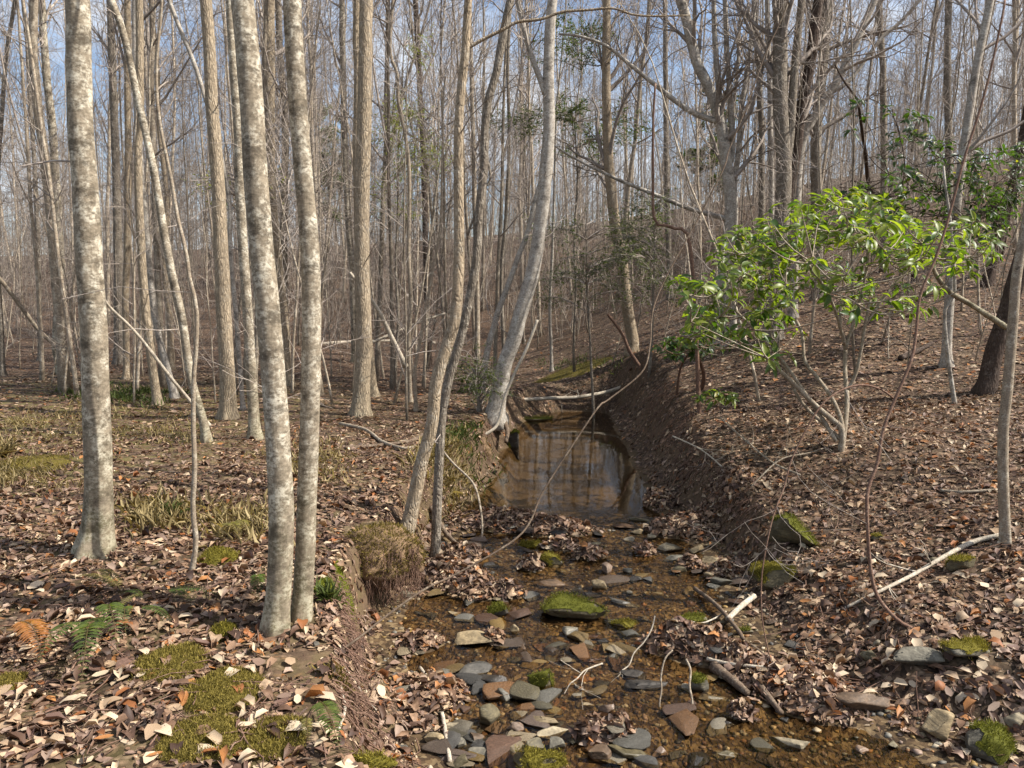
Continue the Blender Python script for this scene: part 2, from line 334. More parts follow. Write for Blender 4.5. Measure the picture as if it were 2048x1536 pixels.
def ground_mat():
    m, t, N, Lk = mat_new('leaf_covered_soil')
    g = N('NewGeometry'); pos = g.outputs['Position']
    def nz(s, d=4., r=.6):
        n = N('TexNoise', i_Scale=s, i_Detail=d, i_Roughness=r); Lk(pos, n.inputs['Vector']); return n.outputs[0]
    wn = N('TexNoise', i_Scale=9., i_Detail=2.); Lk(pos, wn.inputs['Vector'])
    mx = N('Mix', data_type='RGBA', blend_type='LINEAR_LIGHT'); mx.inputs[0].default_value = .05; Lk(pos, mx.inputs[6]); Lk(wn.outputs[1], mx.inputs[7])
    vo = N('TexVoronoi', i_Scale=30.); Lk(mx.outputs[2], vo.inputs['Vector'])
    sx = N('SeparateColor'); Lk(vo.outputs['Color'], sx.inputs[0])
    cr = ramp(N, [(0., (.05, .03, .02)), (.3, (.11, .066, .043)), (.55, (.17, .108, .07)), (.75, (.24, .16, .105)), (.9, (.32, .225, .15)), (1., (.26, .12, .05))]); Lk(sx.outputs[0], cr.inputs[0])
    ed = N('MapRange', i_1=.0, i_2=.5, i_3=1.15, i_4=.45); Lk(vo.outputs['Distance'], ed.inputs[0])
    c = mixc(N, Lk, 1., cr.outputs[0], ed.outputs[0], 'MULTIPLY')
    big = ramp(N, [(.3, .7), (.7, 1.25)]); Lk(nz(.5, 5.), big.inputs[0]); c = mixc(N, Lk, 1., c, big.outputs[0], 'MULTIPLY')
    # bare soil where the ground is steep, moss and thin grass patches, amber gravel in the stream bed
    soil = mixc(N, Lk, nz(22., 6., .7), (.04, .026, .016), (.17, .11, .066))
    a1 = N('Attribute', attribute_name='soil'); c = mixc(N, Lk, a1.outputs['Fac'], c, soil)
    mossc = mixc(N, Lk, nz(35., 4.), (.07, .062, .018), (.19, .165, .05))
    a2 = N('Attribute', attribute_name='moss'); mr = ramp(N, [(.42, 0.), (.6, 1.)]); Lk(nz(6., 5.), mr.inputs[0])
    mm = N('Math', operation='MULTIPLY'); Lk(a2.outputs['Fac'], mm.inputs[0]); Lk(mr.outputs[0], mm.inputs[1]); c = mixc(N, Lk, mm.outputs[0], c, mossc)
    v2 = N('TexVoronoi', i_Scale=38.); Lk(mx.outputs[2], v2.inputs['Vector']); s2 = N('SeparateColor'); Lk(v2.outputs['Color'], s2.inputs[0])
    br = ramp(N, [(0., (.03, .019, .010)), (.35, (.07, .043, .022)), (.7, (.13, .085, .042)), (1., (.21, .15, .08))]); Lk(s2.outputs[0], br.inputs[0])
    bb = ramp(N, [(.3, .45), (.65, 1.2)]); Lk(nz(2.5, 5.), bb.inputs[0]); bedc = mixc(N, Lk, 1., br.outputs[0], bb.outputs[0], 'MULTIPLY')
    a4 = N('Attribute', attribute_name='pool'); bedc = mixc(N, Lk, a4.outputs['Fac'], bedc, mixc(N, Lk, nz(3., 5.), (.035, .024, .012), (.14, .095, .048)))
    a3 = N('Attribute', attribute_name='bed'); c = mixc(N, Lk, a3.outputs['Fac'], c, bedc)
    p = N('BsdfPrincipled', i_Roughness=.85); p.inputs['Specular IOR Level'].default_value = .2; Lk(c, p.inputs['Base Color'])
    b = N('Bump', i_Strength=.8, i_Distance=.02); Lk(sx.outputs[1], b.inputs['Height'])
    b2 = N('Bump', i_Strength=.6, i_Distance=.01); Lk(nz(40., 5.), b2.inputs['Height']); Lk(b.outputs[0], b2.inputs['Normal']); Lk(b2.outputs[0], p.inputs['Normal'])
    o = N('OutputMaterial'); Lk(p.outputs[0], o.inputs[0]); return m
M['ground'] = ground_mat()

def water_mat():
    m, t, N, Lk = mat_new('stream_water')
    g = N('NewGeometry'); a = N('Attribute', attribute_name='riffle')
    mp = N('Mapping'); mp.inputs['Scale'].default_value = (1, .55, 1); Lk(g.outputs['Position'], mp.inputs[0])
    n1 = N('TexNoise', i_Scale=7., i_Detail=3.); Lk(mp.outputs[0], n1.inputs['Vector'])
    n2 = N('TexNoise', i_Scale=34., i_Detail=3.); Lk(mp.outputs[0], n2.inputs['Vector'])
    s1 = N('MapRange', i_1=0., i_2=1., i_3=.025, i_4=.16); Lk(a.outputs['Fac'], s1.inputs[0])
    s2 = N('MapRange', i_1=0., i_2=1., i_3=.006, i_4=.4); Lk(a.outputs['Fac'], s2.inputs[0])
    b1 = N('Bump', i_Distance=.05); Lk(s1.outputs[0], b1.inputs['Strength']); Lk(n1.outputs[0], b1.inputs['Height'])
    b2 = N('Bump', i_Distance=.02); Lk(s2.outputs[0], b2.inputs['Strength']); Lk(n2.outputs[0], b2.inputs['Height']); Lk(b1.outputs[0], b2.inputs['Normal'])
    fr = N('Fresnel', i_IOR=1.33); Lk(b2.outputs[0], fr.inputs['Normal'])
    tr = N('BsdfTransparent'); tr.inputs[0].default_value = (.84, .74, .58, 1)
    gl = N('BsdfGlossy', i_Roughness=.03); Lk(b2.outputs[0], gl.inputs['Normal'])
    mx = N('MixShader'); Lk(fr.outputs[0], mx.inputs[0]); Lk(tr.outputs[0], mx.inputs[1]); Lk(gl.outputs[0], mx.inputs[2])
    o = N('OutputMaterial'); Lk(mx.outputs[0], o.inputs[0]); return m
M['water'] = water_mat()

def stone_mat():
    m, t, N, Lk = mat_new('stone')
    tc = N('TexCoord'); oi = N('ObjectInfo'); a = N('Attribute', attribute_type='OBJECT', attribute_name='tint')
    w = N('Math', operation='MULTIPLY', i_1=53.); Lk(oi.outputs['Random'], w.inputs[0])
    def nz(sc, scale=(1, 1, 1), d=5.):
        mp = N('Mapping'); mp.inputs['Scale'].default_value = scale; Lk(tc.outputs['Object'], mp.inputs[0])
        n = N('TexNoise', noise_dimensions='4D', i_Scale=sc, i_Detail=d, i_Roughness=.65); Lk(mp.outputs[0], n.inputs['Vector']); Lk(w.outputs[0], n.inputs['W']); return n.outputs[0]
    n1 = nz(14.); n2 = nz(9., (1, .25, 5.)); n3 = nz(70.)
    r = ramp(N, [(.3, .5), (.7, 1.35)]); Lk(n1, r.inputs[0]); c = mixc(N, Lk, 1., a.outputs['Color'], r.outputs[0], 'MULTIPLY')
    r2 = ramp(N, [(.42, 1.), (.5, .62), (.58, 1.)]); Lk(n2, r2.inputs[0]); c = mixc(N, Lk, .8, c, r2.outputs[0], 'MULTIPLY')
    r3 = ramp(N, [(.35, .75), (.65, 1.2)]); Lk(n3, r3.inputs[0]); c = mixc(N, Lk, 1., c, r3.outputs[0], 'MULTIPLY')
    sp = ramp(N, [(.6, 0.), (.72, .35)]); Lk(nz(24.), sp.inputs[0]); c = mixc(N, Lk, sp.outputs[0], c, (.42, .40, .30))
    wt = N('Attribute', attribute_type='OBJECT', attribute_name='wet'); ro = N('MapRange', i_1=0., i_2=1., i_3=.8, i_4=.2); Lk(wt.outputs['Fac'], ro.inputs[0])
    p = N('BsdfPrincipled'); p.inputs['Specular IOR Level'].default_value = .4; Lk(c, p.inputs['Base Color']); Lk(ro.outputs[0], p.inputs['Roughness'])
    b = N('Bump', i_Strength=.6, i_Distance=.012); Lk(n2, b.inputs['Height']); b2 = N('Bump', i_Strength=.5, i_Distance=.004); Lk(n3, b2.inputs['Height']); Lk(b.outputs[0], b2.inputs['Normal']); Lk(b2.outputs[0], p.inputs['Normal'])
    o = N('OutputMaterial'); Lk(p.outputs[0], o.inputs[0]); return m
M['stone'] = stone_mat()
def plain_mat(name, c1, c2, scale, rough=.9, bump=.5):
    m, t, N, Lk = mat_new(name); tc = N('TexCoord'); n = N('TexNoise', i_Scale=scale, i_Detail=6., i_Roughness=.7); Lk(tc.outputs['Object'], n.inputs['Vector'])
    c = mixc(N, Lk, n.outputs[0], c1, c2); p = N('BsdfPrincipled', i_Roughness=rough); p.inputs['Specular IOR Level'].default_value = .15; Lk(c, p.inputs['Base Color'])
    b = N('Bump', i_Strength=bump, i_Distance=.01); Lk(n.outputs[0], b.inputs['Height']); Lk(b.outputs[0], p.inputs['Normal'])
    o = N('OutputMaterial'); Lk(p.outputs[0], o.inputs[0]); return m
M['mossbody'] = plain_mat('moss_body', (.05, .045, .012), (.17, .15, .035), 40.)
M['soil'] = plain_mat('root_soil', (.07, .042, .025), (.30, .20, .115), 25.)

# ------------------------------------------------------------------ ground and water
def axis(segs):
    out = []
    for a, b, s in segs: out.append(np.arange(a, b, s))
    return np.concatenate(out+[[segs[-1][1]]])
gx = axis([(-160, -40, 12), (-40, -12, 2), (-12, -4, .4), (-4, -1.6, .1), (-1.6, 2.7, .045), (2.7, 5, .08), (5, 14, .4), (14, 40, 2), (40, 160, 12)])
gy = axis([(-40, -4, 4), (-4, 1.6, .4), (1.6, 3, .08), (3, 7.6, .045), (7.6, 13.5, .06), (13.5, 20, .2), (20, 40, .8), (40, 90, 3), (90, 200, 10)])
GX, GY = np.meshgrid(gx, gy); GZ = ground_z(GX, GY)
ni, nj = GX.shape; idx = np.arange(ni*nj).reshape(ni, nj)
quads = np.stack([idx[:-1, :-1], idx[:-1, 1:], idx[1:, 1:], idx[1:, :-1]], -1).reshape(-1, 4)
dzx = np.gradient(GZ, gx, axis=1); dzy = np.gradient(GZ, gy, axis=0); slope = np.hypot(dzx, dzy)
chan = (GY > -4) & (GY < 14.5)
a_soil = sstep((slope-1.0)/.9)*sstep((16-GY)/4)*np.where(GY > 5.2, .7, 1.)
a_soil = np.maximum(a_soil, .9*np.exp(-((GX+.86)/.20)**2-((GY-3.35)/.45)**2))
xl_, xr_ = np.interp(GY, CH[:, 0], CH[:, 1]), np.interp(GY, CH[:, 0], CH[:, 3])
a_bed = sstep((water_z(GY)+.05-GZ)/.035)*chan*(GX > xl_-.5)*(GX < xr_+.5)
a_moss = np.clip(np.where(GX < -.4, .8*sstep((18-GY)/8)*(.35+.65*sstep((-GX-2.2)/2.0)), .10), 0, 1)*(1-a_bed)
gm = make_mesh('ground', np.stack([GX, GY, GZ], -1).reshape(-1, 3), [quads], mat=M['ground'], attrs={'pool': sstep((GY-7.0)/.8).ravel(), 'soil': a_soil.ravel(), 'bed': a_bed.ravel(), 'moss': a_moss.ravel()})
GROUND = tag(link('ground', gm), 'leaf covered woodland floor with cut stream banks', kind='structure')

wy = np.arange(-4, 14.8, .12); wt_ = np.linspace(0, 1, 24)
wl, wr = np.interp(wy, CH[:, 0], CH[:, 1])-.45, np.interp(wy, CH[:, 0], CH[:, 3])+.45
WX = wl[:, None]+(wr-wl)[:, None]*wt_[None]; WY = np.repeat(wy[:, None], 24, 1); WZ = water_z(WY)
ii = np.arange(WX.size).reshape(WX.shape); wq = np.stack([ii[:-1, :-1], ii[:-1, 1:], ii[1:, 1:], ii[1:, :-1]], -1).reshape(-1, 4)
wm = make_mesh('stream_water', np.stack([WX, WY, WZ], -1).reshape(-1, 3), [wq], mat=M['water'], attrs={'riffle': (1-sstep((WY-6.4)/1.0)).ravel()})
tag(link('stream_water', wm), 'shallow clear brown stream between leafy banks', kind='structure')

# ------------------------------------------------------------------ trees
def wobble(P, r, amp, sc):
    s = r.uniform(0, 100); q = np.stack([P[:, 2]*sc+s, np.zeros(len(P))+s, np.zeros(len(P))], -1)
    k = np.linspace(0, 1, len(P))[:, None]**.5
    return P+k*amp*np.stack([noise3(q), noise3(q+31.7), np.zeros(len(P))], -1)
def trunk_mesh(P, R, mat, sides, r, flare=.5, origin=None, lump=.05):
    """one stem with a flared foot; P from below ground upward"""
    zb = P[0, 2]+.12; h = np.maximum(P[:, 2]-zb, 0)
    R = R*(1+flare*np.exp(-h/(.9*R[0]+.03)))
    V, F = tubes(P[None], R[None], sides)
    n = len(P); Vr = V.reshape(n, sides, 3); c = P[:, None]
    a = np.arange(sides)*2*math.pi/sides; ph = r.uniform(0, 6.28)
    lobes = 1+(.22*flare*2*np.exp(-h/(1.4*R[0]+.03)))[:, None]*np.sin(a*5+ph)[None]*.8
    nz = 1+lump*noise3(np.concatenate([(norm(Vr-c)*1.6), ], -1)+np.stack([P[:, 2]*5+ph*9, P[:, 2]*0, P[:, 2]*2], -1)[:, None])
    Vr = c+(Vr-c)*(lobes*nz)[..., None]
    return make_mesh('trunk', Vr.reshape(-1, 3)-(origin if origin is not None else 0), F, mat=mat)
def crown_mb(r, P, R, k1=16, k2=5, k3=3, t0=.45, l1=(1.2, 3.0), s3=3, up=.12, low=0):
    """limbs, boughs and twigs of a bare crown"""
    mb = MB()
    A, AR = spawn(r, P[None], R[None], k1, t0, .98, 25, 65, l1[0], l1[1], 7, .16, up, .5, .2, .6)
    V, F = tubes(A, AR, 4, False); mb.add(V, F)
    if low:
        D, DR = spawn(r, P[None], R[None], low, .08, .5, 50, 95, .3, 1.1, 5, .25, .03, .16, .3, .2); DR = np.clip(DR, .0022, .0065)
        V, F = tubes(D, DR, 3, False); mb.add(V, F)
        if k3:
            E, ER = spawn(r, D, DR, 2, .2, .9, 25, 60, .1, .5, 4, .2, .03, .6, .4); V, F = tubes(E, np.maximum(ER, .0015), 3, False); mb.add(V, F)
    B, BR = spawn(r, A, AR, k2, .2, .95, 25, 60, .5, 1.4, 5, .2, .08, .55, .25); BR = np.maximum(BR, .0035)
    V, F = tubes(B, BR, 3, False); mb.add(V, F)
    if k3:
        T, TR = spawn(r, B, BR, k3, .15, .95, 25, 60, .25, .8, 4, .2, .06, .6, .4); TR = np.maximum(TR, .0022)
        V, F = tubes(T, TR, 3, False); mb.add(V, F)
    return mb
def px_w(w, Y): return w*Y/FPX/2
def traced_tree(label, pts, w0, w1, mat='lichen', Y=None, height=13., sides=12, lean_y=0., flare=.5, name='bare_tree', group=None, cat='tree',
                limbs=(), k1=13, k2=5, k3=3, seed=0, low=5, res=.10, crown=True, tip=.012, wob=.012, t0=None):
    r = np.random.default_rng(1000+seed+int(pts[0][0])*3+int(pts[0][1]))
    b = hit(*pts[0]); Yb = Y or b[1]
    base = at(pts[0][0], pts[0][1], Yb); base[2] = ground_z(base[0:1], base[1:2])[0]
    q = np.array(pts, float); k = np.linspace(0, 1, len(q))
    w = at(q[:, 0], q[:, 1], Yb+lean_y*k); w[0] = base
    vis = catmull(w, max(8, int(np.linalg.norm(np.diff(w, axis=0), axis=1).sum()/res)))
    r0, r1 = px_w(w0, Yb), px_w(w1, Yb+lean_y)
    kv = np.linspace(0, 1, len(vis)); rad = r0+(r1-r0)*kv
    top = vis[-1]; d = norm(vis[-1]-vis[-4]); H = max(height-(top[2]-base[2]), .0)
    P, R = vis, rad
    if H > .3:
        ne = max(4, int(H/.45)); ext = [top]
        for j in range(ne):
            d = norm(d+np.array([r.normal()*.05, r.normal()*.05, .10])); ext.append(ext[-1]+d*H/ne)
        P = np.vstack([vis, ext[1:]]); R = np.r_[rad, np.linspace(r1, min(tip, r1), ne+1)[1:]]
    else: R = R*np.linspace(1, 1, len(R))
    P = np.vstack([P[:1]-np.array([0, 0, .12]), P]); R = np.r_[R[:1], R]
    P = wobble(P, r, wob, 2.0)
    root = link(name, None, loc=base); root.empty_display_size = .1
    tag(root, label, cat, group)
    link('trunk', trunk_mesh(P, R, M[mat], sides, r, flare, base), root)
    for lp, lw0, lw1 in limbs:
        lq = np.array(lp, float); yy = lq[:, 2] if lq.shape[1] > 2 else np.full(len(lq), Yb)+lean_y*.6
        lw = catmull(at(lq[:, 0], lq[:, 1], yy), max(10, len(lq)*5)); ym = lw[:, 1].mean()
        lr = np.linspace(px_w(lw0, ym), px_w(lw1, ym), len(lw))
        if lq[-1, 1] <= 5 and lw1 > 7:   # runs out of the top of the photo: let it end naturally higher up
            dd = norm(lw[-1]-lw[-3]); ex = [lw[-1]]
            for j in range(9): dd = norm(dd+r.normal(size=3)*.05+np.array([0, 0, .06])); ex.append(ex[-1]+dd*.45)
            lw = np.vstack([lw, ex[1:]]); lr = np.r_[lr, np.linspace(lr[-1], .006, 10)[1:]]
        V, F = tubes(lw[None], lr[None], max(6, sides//2))
        lo = link('limb', make_mesh('limb', V-base, F, mat=M[mat]), root)
        tw, twr = spawn(r, lw[None], lr[None], 10, .15, .98, 30, 75, .25, .9, 6, .22, .03, .4, .3); twr = np.clip(twr, .0018, .008)
        t2, t2r = spawn(r, tw, twr, 3, .2, .95, 25, 60, .12, .45, 4, .2, .02, .6, .4); mb = MB()
        V, F = tubes(tw, twr, 3, False); mb.add(V, F); V, F = tubes(t2, np.maximum(t2r, .0013), 3, False); mb.add(V, F)
        o = link('twigs', mb.mesh('twigs', M['twig'], origin=base), lo); o['kind'] = 'stuff'
    if crown:
        dd = np.r_[0, np.cumsum(np.linalg.norm(np.diff(P, axis=0), axis=1))]; sN = np.linspace(0, dd[-1], 40)
        Pa = np.stack([np.interp(sN, dd, P[:, k]) for k in range(3)], -1); Ra = np.interp(sN, dd, R)
        t0 = t0 if t0 else float(np.clip((CAM_Z+.40*Yb+.5-base[2])/max(P[-1, 2]-base[2], 1), .35, .8)) if Yb < 11.5 else .42
        link('crown', crown_mb(r, Pa, Ra, k1, k2, (0 if Yb < 7 else (1 if Yb < 10 else k3)), t0, (.8, 2.6), low=(min(low, 1) if Yb < 7.5 else low)).mesh('crown', M['twig'], origin=base), root)
    return root

L = traced_tree
# the foreground and middle trees, each followed along its own trunk
L('big lichen-blotched grey trunk alone in the left foreground', [(188,1106),(197,1020),(194,820),(188,650),(177,500),(168,330),(159,150),(154,0)], 55, 43, 'lichen', sides=24, res=.05, seed=1, height=14)
L('thicker left trunk of the close foreground pair on the bank', [(552,1258),(561,1148),(563,1025),(556,880),(547,740),(534,620),(524,525),(513,380),(504,240),(494,120),(483,0)], 51, 43, 'lichen', sides=24, res=.05, seed=2, height=14, flare=.25)
L('slimmer right trunk of the close foreground pair, mossy at foot', [(603,1236),(610,1113),(613,1025),(617,910),(620,740),(620,620),(618,513),(605,342),(597,240),(591,154),(583,0)], 41, 34, 'lichen', sides=24, res=.05, seed=3, height=13, flare=.2)
L('straight tan furrowed trunk behind the thin crooked sapling', [(457,838),(455,760),(450,671),(445,560),(442,500),(436,376),(429,270),(424,205),(411,0)], 31, 22, 'furrow', sides=16, seed=4)
L('slim white-blotched trunk between tan furrowed tree and foreground pair', [(509,878),(504,770),(498,671),(492,580),(485,478),(478,330),(472,205),(465,90),(459,0)], 22, 15, 'lichen', sides=14, seed=5)
L('furrowed brown trunk rising just behind the foreground pair', [(572,705),(564,620),(555,540),(545,430),(540,342),(539,170),(538,0)], 22, 21, 'furrow', seed=6, Y=13.5)
L('curving pole leaning left at the top, foot below the crooked sapling', [(414,884),(407,842),(386,773),(376,722),(362,630),(342,534),(325,444),(308,342),(290,256),(270,171),(246,61),(224,0)], 17, 13, 'lichen', seed=7)
L('straight grey pole right of the big lichen trunk', [(237,728),(237,640),(236,513),(231,308),(226,171),(220,0)], 17, 13, 'grey', seed=8)
L('thin tan pole second to the right of the big lichen trunk', [(254,758),(253,705),(251,603),(254,513),(256,308),(255,171),(255,0)], 13, 12, 'tan', seed=9)
L('tan trunk kinking outward at its foot among left poles', [(316,810),(308,756),(297,671),(290,603),(282,500),(278,400),(277,308),(280,171),(279,0)], 17, 14, 'furrow', seed=10)
L('spotted pale pole sweeping right at its foot among left poles', [(350,796),(335,739),(314,654),(304,585),(296,513),(289,427),(281,330),(273,200),(268,0)], 14, 10, 'pale', seed=11)
L('smooth grey trunk with curved foot near the left edge', [(124,748),(113,690),(117,603),(120,513),(113,376),(103,239),(92,137),(82,0)], 17, 13, 'lichen', seed=12)
L('slender straight pole left of the curved-foot trunk', [(80,722),(79,620),(77,513),(70,342),(63,239),(55,103),(46,0)], 8, 7, 'grey', seed=13)
L('dark leaning pole cut by the left picture edge', [(6,752),(2,650),(-6,500),(-4,350),(3,239),(14,103),(31,0)], 10, 7, 'grey', seed=14)
L('white slender pole leaning hard left across the tan furrowed trunk', [(486,800),(475,671),(467,568),(460,480),(461,427),(455,369),(441,308),(424,239),(407,188),(379,103),(355,44),(338,0)], 9, 8, 'pale', seed=15, Y=10.2)
L('thin crooked sapling standing in front of the tan furrowed trunk', [(384,1143),(393,1088),(391,1062),(386,1015),(390,944),(385,842),(386,756),(393,688),(395,613),(383,568),(373,500),(355,430),(345,370),(318,240),(313,140),(322,40),(324,0)], 11, 5, 'stem', seed=16, name='sapling', cat='sapling', height=4.8, sides=10, flare=.2, k1=8)
L('wavy slim pole crossing behind the crooked sapling', [(343,740),(340,640),(330,560),(331,470),(334,400),(325,310),(318,240),(312,100),(300,0)], 12, 8, 'tan', seed=17)
L('stout furrowed trunk left of the stream with flared foot', [(721,832),(724,760),(728,671),(725,580),(723,510),(725,342),(729,205),(733,0)], 33, 25, 'furrow', sides=18, seed=18, flare=.45)
L('darker trunk half hidden behind the stout furrowed stream tree', [(746,792),(738,700),(728,600),(718,500),(714,342),(714,205),(713,0)], 18, 13, 'furrow', seed=19)
L('light grey pole left of the stout furrowed stream tree', [(709,725),(707,600),(704,525),(697,444),(690,308),(687,171),(683,0)], 13, 11, 'lichen', seed=20)
pair = L('bent trunk leaning over the stream with long dark arching branch', [(806,1074),(817,1045),(829,992),(842,927),(857,876),(865,838),(871,773),(888,705),(909,637),(916,551),(917,500),(916,342),(919,239),(924,171),(930,103),(935,0)], 29, 15, 'tan', sides=18, res=.06, seed=21, flare=.35,
  limbs=[([(931,99),(960,82),(1008,58),(1035,44),(1083,38),(1124,24),(1176,20),(1227,17),(1278,31),(1380,31)], 7, 3)])
Yp = pair.location[1]
L('grey twin leaning close behind the bent stream trunk', [(868,905),(882,848),(888,808),(896,767),(909,722),(926,654),(943,568),(953,515),(960,410),(967,342),(969,273),(977,205),(994,147),(1008,68),(1022,0)], 20, 15, 'grey', sides=14, seed=22, Y=Yp+.35, flare=.2,
  limbs=[([(928,530),(905,590),(935,470),(965,385),(981,352),(968,270),(1005,180),(1010,130)][2:], 5, 3)])
L('white forked trunk at the pool head with dark undercut roots', [(988,842),(994,808),(1001,767),(1011,722),(1025,688),(1039,637),(1059,568),(1072,510),(1080,461),(1090,376),(1097,273),(1097,171),(1099,103),(1104,0)], 33, 19, 'pale', sides=18, seed=23, flare=.5,
  limbs=[([(1090,188),(1083,165),(1066,120),(1049,61),(1035,0)], 12, 10)])
L('slanting white stem left of the white forked trunk', [(962,738),(974,705),(988,654),(998,620),(1018,568),(1042,500),(1049,485),(1063,437),(1073,393),(1082,359),(1086,300)], 14, 8, 'pale', seed=25, height=3, crown=False, Y=12.6)
L('lone tan trunk beyond the pool with swollen foot', [(1264,714),(1265,678),(1258,637),(1249,568),(1242,500),(1234,478),(1223,393),(1217,308),(1213,205),(1213,103),(1213,0)], 24, 15, 'tan', sides=14, t0=.2, low=16, k1=20, k2=6, k3=4, seed=26, Y=14.5, flare=.3)
L('dark thin trunk left of the bent stream trunk', [(858,690),(853,560),(849,393),(847,308),(841,205),(837,103),(830,0)], 12, 10, 'dark', seed=27, Y=19)
L('crooked thin sapling between furrowed tree and bent stream trunk', [(820,806),(817,688),(822,603),(817,500),(818,420),(817,342),(810,273),(796,205),(793,147),(779,103),(786,0)], 9, 6, 'stem', seed=28, height=6, name='sapling', cat='sapling', low=6)
L('thin slanting sapling touching the bent stream trunk', [(832,822),(830,739),(839,688),(851,620),(871,510),(882,440),(885,330)], 8, 4, 'stem', seed=29, height=4.5, name='sapling', cat='sapling', low=6)
L('narrow pole mid stream-view rising from the leafy bar', [(1104,668),(1100,600),(1105,500),(1108,400),(1112,250)], 7, 4, 'pale', seed=30, height=9, name='sapling', cat='sapling', Y=17)
# the clump of pale grey trunks above the shrub
YC = 12.4
L('forked pale trunk at the left of the clump above the shrub', [(1440,668),(1446,560),(1461,424),(1451,308),(1440,239),(1416,171),(1392,120),(1372,34),(1362,0)], 27, 18, 'pale', t0=.2, low=16, k1=20, k2=6, k3=4, seed=31, Y=YC,
  limbs=[([(1440,245),(1380,222),(1312,171),(1261,130),(1213,92),(1158,72),(1117,68)], 12, 4), ([(1455,340),(1465,300),(1461,205),(1454,103),(1450,0)], 12, 9),
         ([(1449,300),(1437,171),(1430,80),(1427,0)], 13, 9), ([(1462,440),(1380,417),(1295,383),(1227,355),(1152,318),(1107,290)], 11, 4)])
L('thick straight brown trunk in the middle of the clump', [(1543,690),(1553,568),(1560,500),(1567,386),(1567,308),(1560,205),(1560,103),(1563,0)], 34, 25, 'grey', t0=.2, low=16, k1=20, k2=6, k3=4, seed=32, Y=YC-.6, sides=16,
  limbs=[([(1572,330),(1580,273),(1587,171),(1594,85),(1604,0)], 18, 14)])
L('dark trunk leaning right out of the clump', [(1556,692),(1566,520),(1580,376),(1594,290),(1601,222),(1615,154),(1628,68),(1638,0)], 26, 19, 'dark', t0=.2, low=16, k1=20, k2=6, k3=4, seed=33, Y=YC-.2, sides=14)
L('grey trunk of the clump leaning furthest right', [(1582,690),(1590,480),(1601,300),(1638,219),(1673,164),(1707,96),(1744,10),(1748,0)], 20, 13, 'pale', t0=.2, low=16, k1=20, k2=6, k3=4, seed=35, Y=YC+.9,
  limbs=[([(1660,185),(1700,160),(1760,80),(1800,45),(1840,0)], 9, 7)])
L('grey trunk right behind the clump', [(1634,640),(1632,376),(1632,273),(1645,137),(1652,34),(1654,0)], 22, 18, 'grey', t0=.2, low=16, k1=20, k2=6, k3=4, seed=36, Y=YC+2.5)
L('slim white stem between the clump trunks', [(1466,640),(1470,424),(1468,376),(1478,290),(1485,200),(1500,100),(1509,0)], 13, 9, 'pale', t0=.2, low=16, k1=20, k2=6, k3=4, seed=38, Y=YC+1.2)
L('slim grey stem just left of the thick brown trunk', [(1520,660),(1524,400),(1522,250),(1519,171),(1512,60),(1509,0)], 14, 10, 'grey', seed=39, Y=YC+1.8)
L('slim pale stem behind the thick brown trunk', [(1548,650),(1543,400),(1540,205),(1537,100),(1535,0)], 12, 9, 'pale', seed=40, Y=YC+2.4)
L('pale tree leaning right behind the shrub', [(1897,640),(1900,560),(1915,393),(1926,308),(1939,222),(1950,154),(1963,85),(1980,0)], 19, 14, 'pale', t0=.2, low=16, k1=20, k2=6, k3=4, seed=42, Y=9.6)
L('dark reddish trunk leaning right high on the slope', [(1974,566),(1979,545),(1992,500),(2018,410),(2045,284),(2066,150),(2080,0)], 21, 15, 'dark', seed=43, Y=13.0)
L('thick dark furrowed trunk leaning out at the right edge', [(1967,803),(1974,773),(1988,705),(2011,637),(2030,568),(2056,480),(2092,330),(2130,150),(2160,0)], 34, 27, 'dark', sides=18, seed=44, flare=.35, Y=8.5)
L('smooth young tree at the right edge with mossy foot', [(2011,1088),(2008,1025),(2004,876),(2014,773),(2023,671),(2032,568),(2042,500),(2055,400),(2062,250),(2066,0)], 21, 15, 'stem', sides=16, res=.05, seed=45, flare=.2, height=8)
bent = L('crooked slender stem lying along the slope then bending upright', [(2070,1303),(1980,1291),(1900,1272),(1820,1254),(1779,1223),(1751,1182),(1738,1114),(1733,1020),(1737,975),(1755,927),(1768,859),(1792,797),(1823,722),(1833,671),(1842,592),(1874,513),(1895,444),(1926,325),(1963,205),(2004,34),(2010,0)], 9, 4, 'redstem', sides=10, res=.04, seed=46, Y=4.0, name='sapling', cat='sapling', height=1, crown=False, flare=0., lean_y=.8,
  limbs=[([(1788,797,4.55),(1760,778,4.5),(1720,770,4.45),(1676,784,4.4),(1635,821,4.35),(1587,910,4.3),(1567,978,4.25),(1553,1013,4.2),(1539,1062,4.15),(1524,1148,4.1),(1524,1233,4.05),(1539,1312,4.0),(1550,1339,4.0)], 4.5, 2.2)])
L('dark bare snag stem bent over above the hillside', [(1406,540),(1382,500),(1345,455),(1309,441),(1305,342),(1305,239),(1309,167)], 9, 4, 'redstem', seed=48, Y=9.0, name='sapling', cat='sapling', crown=False, height=0, flare=0)
L('pale thin pole at the upper right behind the shrubs', [(1893,560),(1898,300),(1894,150),(1898,0)], 16, 12, 'grey', seed=51, Y=15)
L('slim leaning pole right of the bent stream trunk pair', [(1010,690),(1003,560),(1012,430),(1018,300),(1016,150),(1020,0)], 8, 6, 'grey', seed=52, Y=17)
L('straight distant pole right of the lone tan trunk', [(1340,640),(1335,420),(1332,250),(1330,0)], 12, 9, 'grey', seed=53, Y=20)
L('crooked stem near the right dark trunk with pale curved foot', [(1912,762),(1895,705),(1889,640),(1893,610),(1910,590),(1903,480)], 9, 5, 'pale', seed=54, name='sapling', cat='sapling', height=2.5, crown=False, flare=.1, Y=8.2)

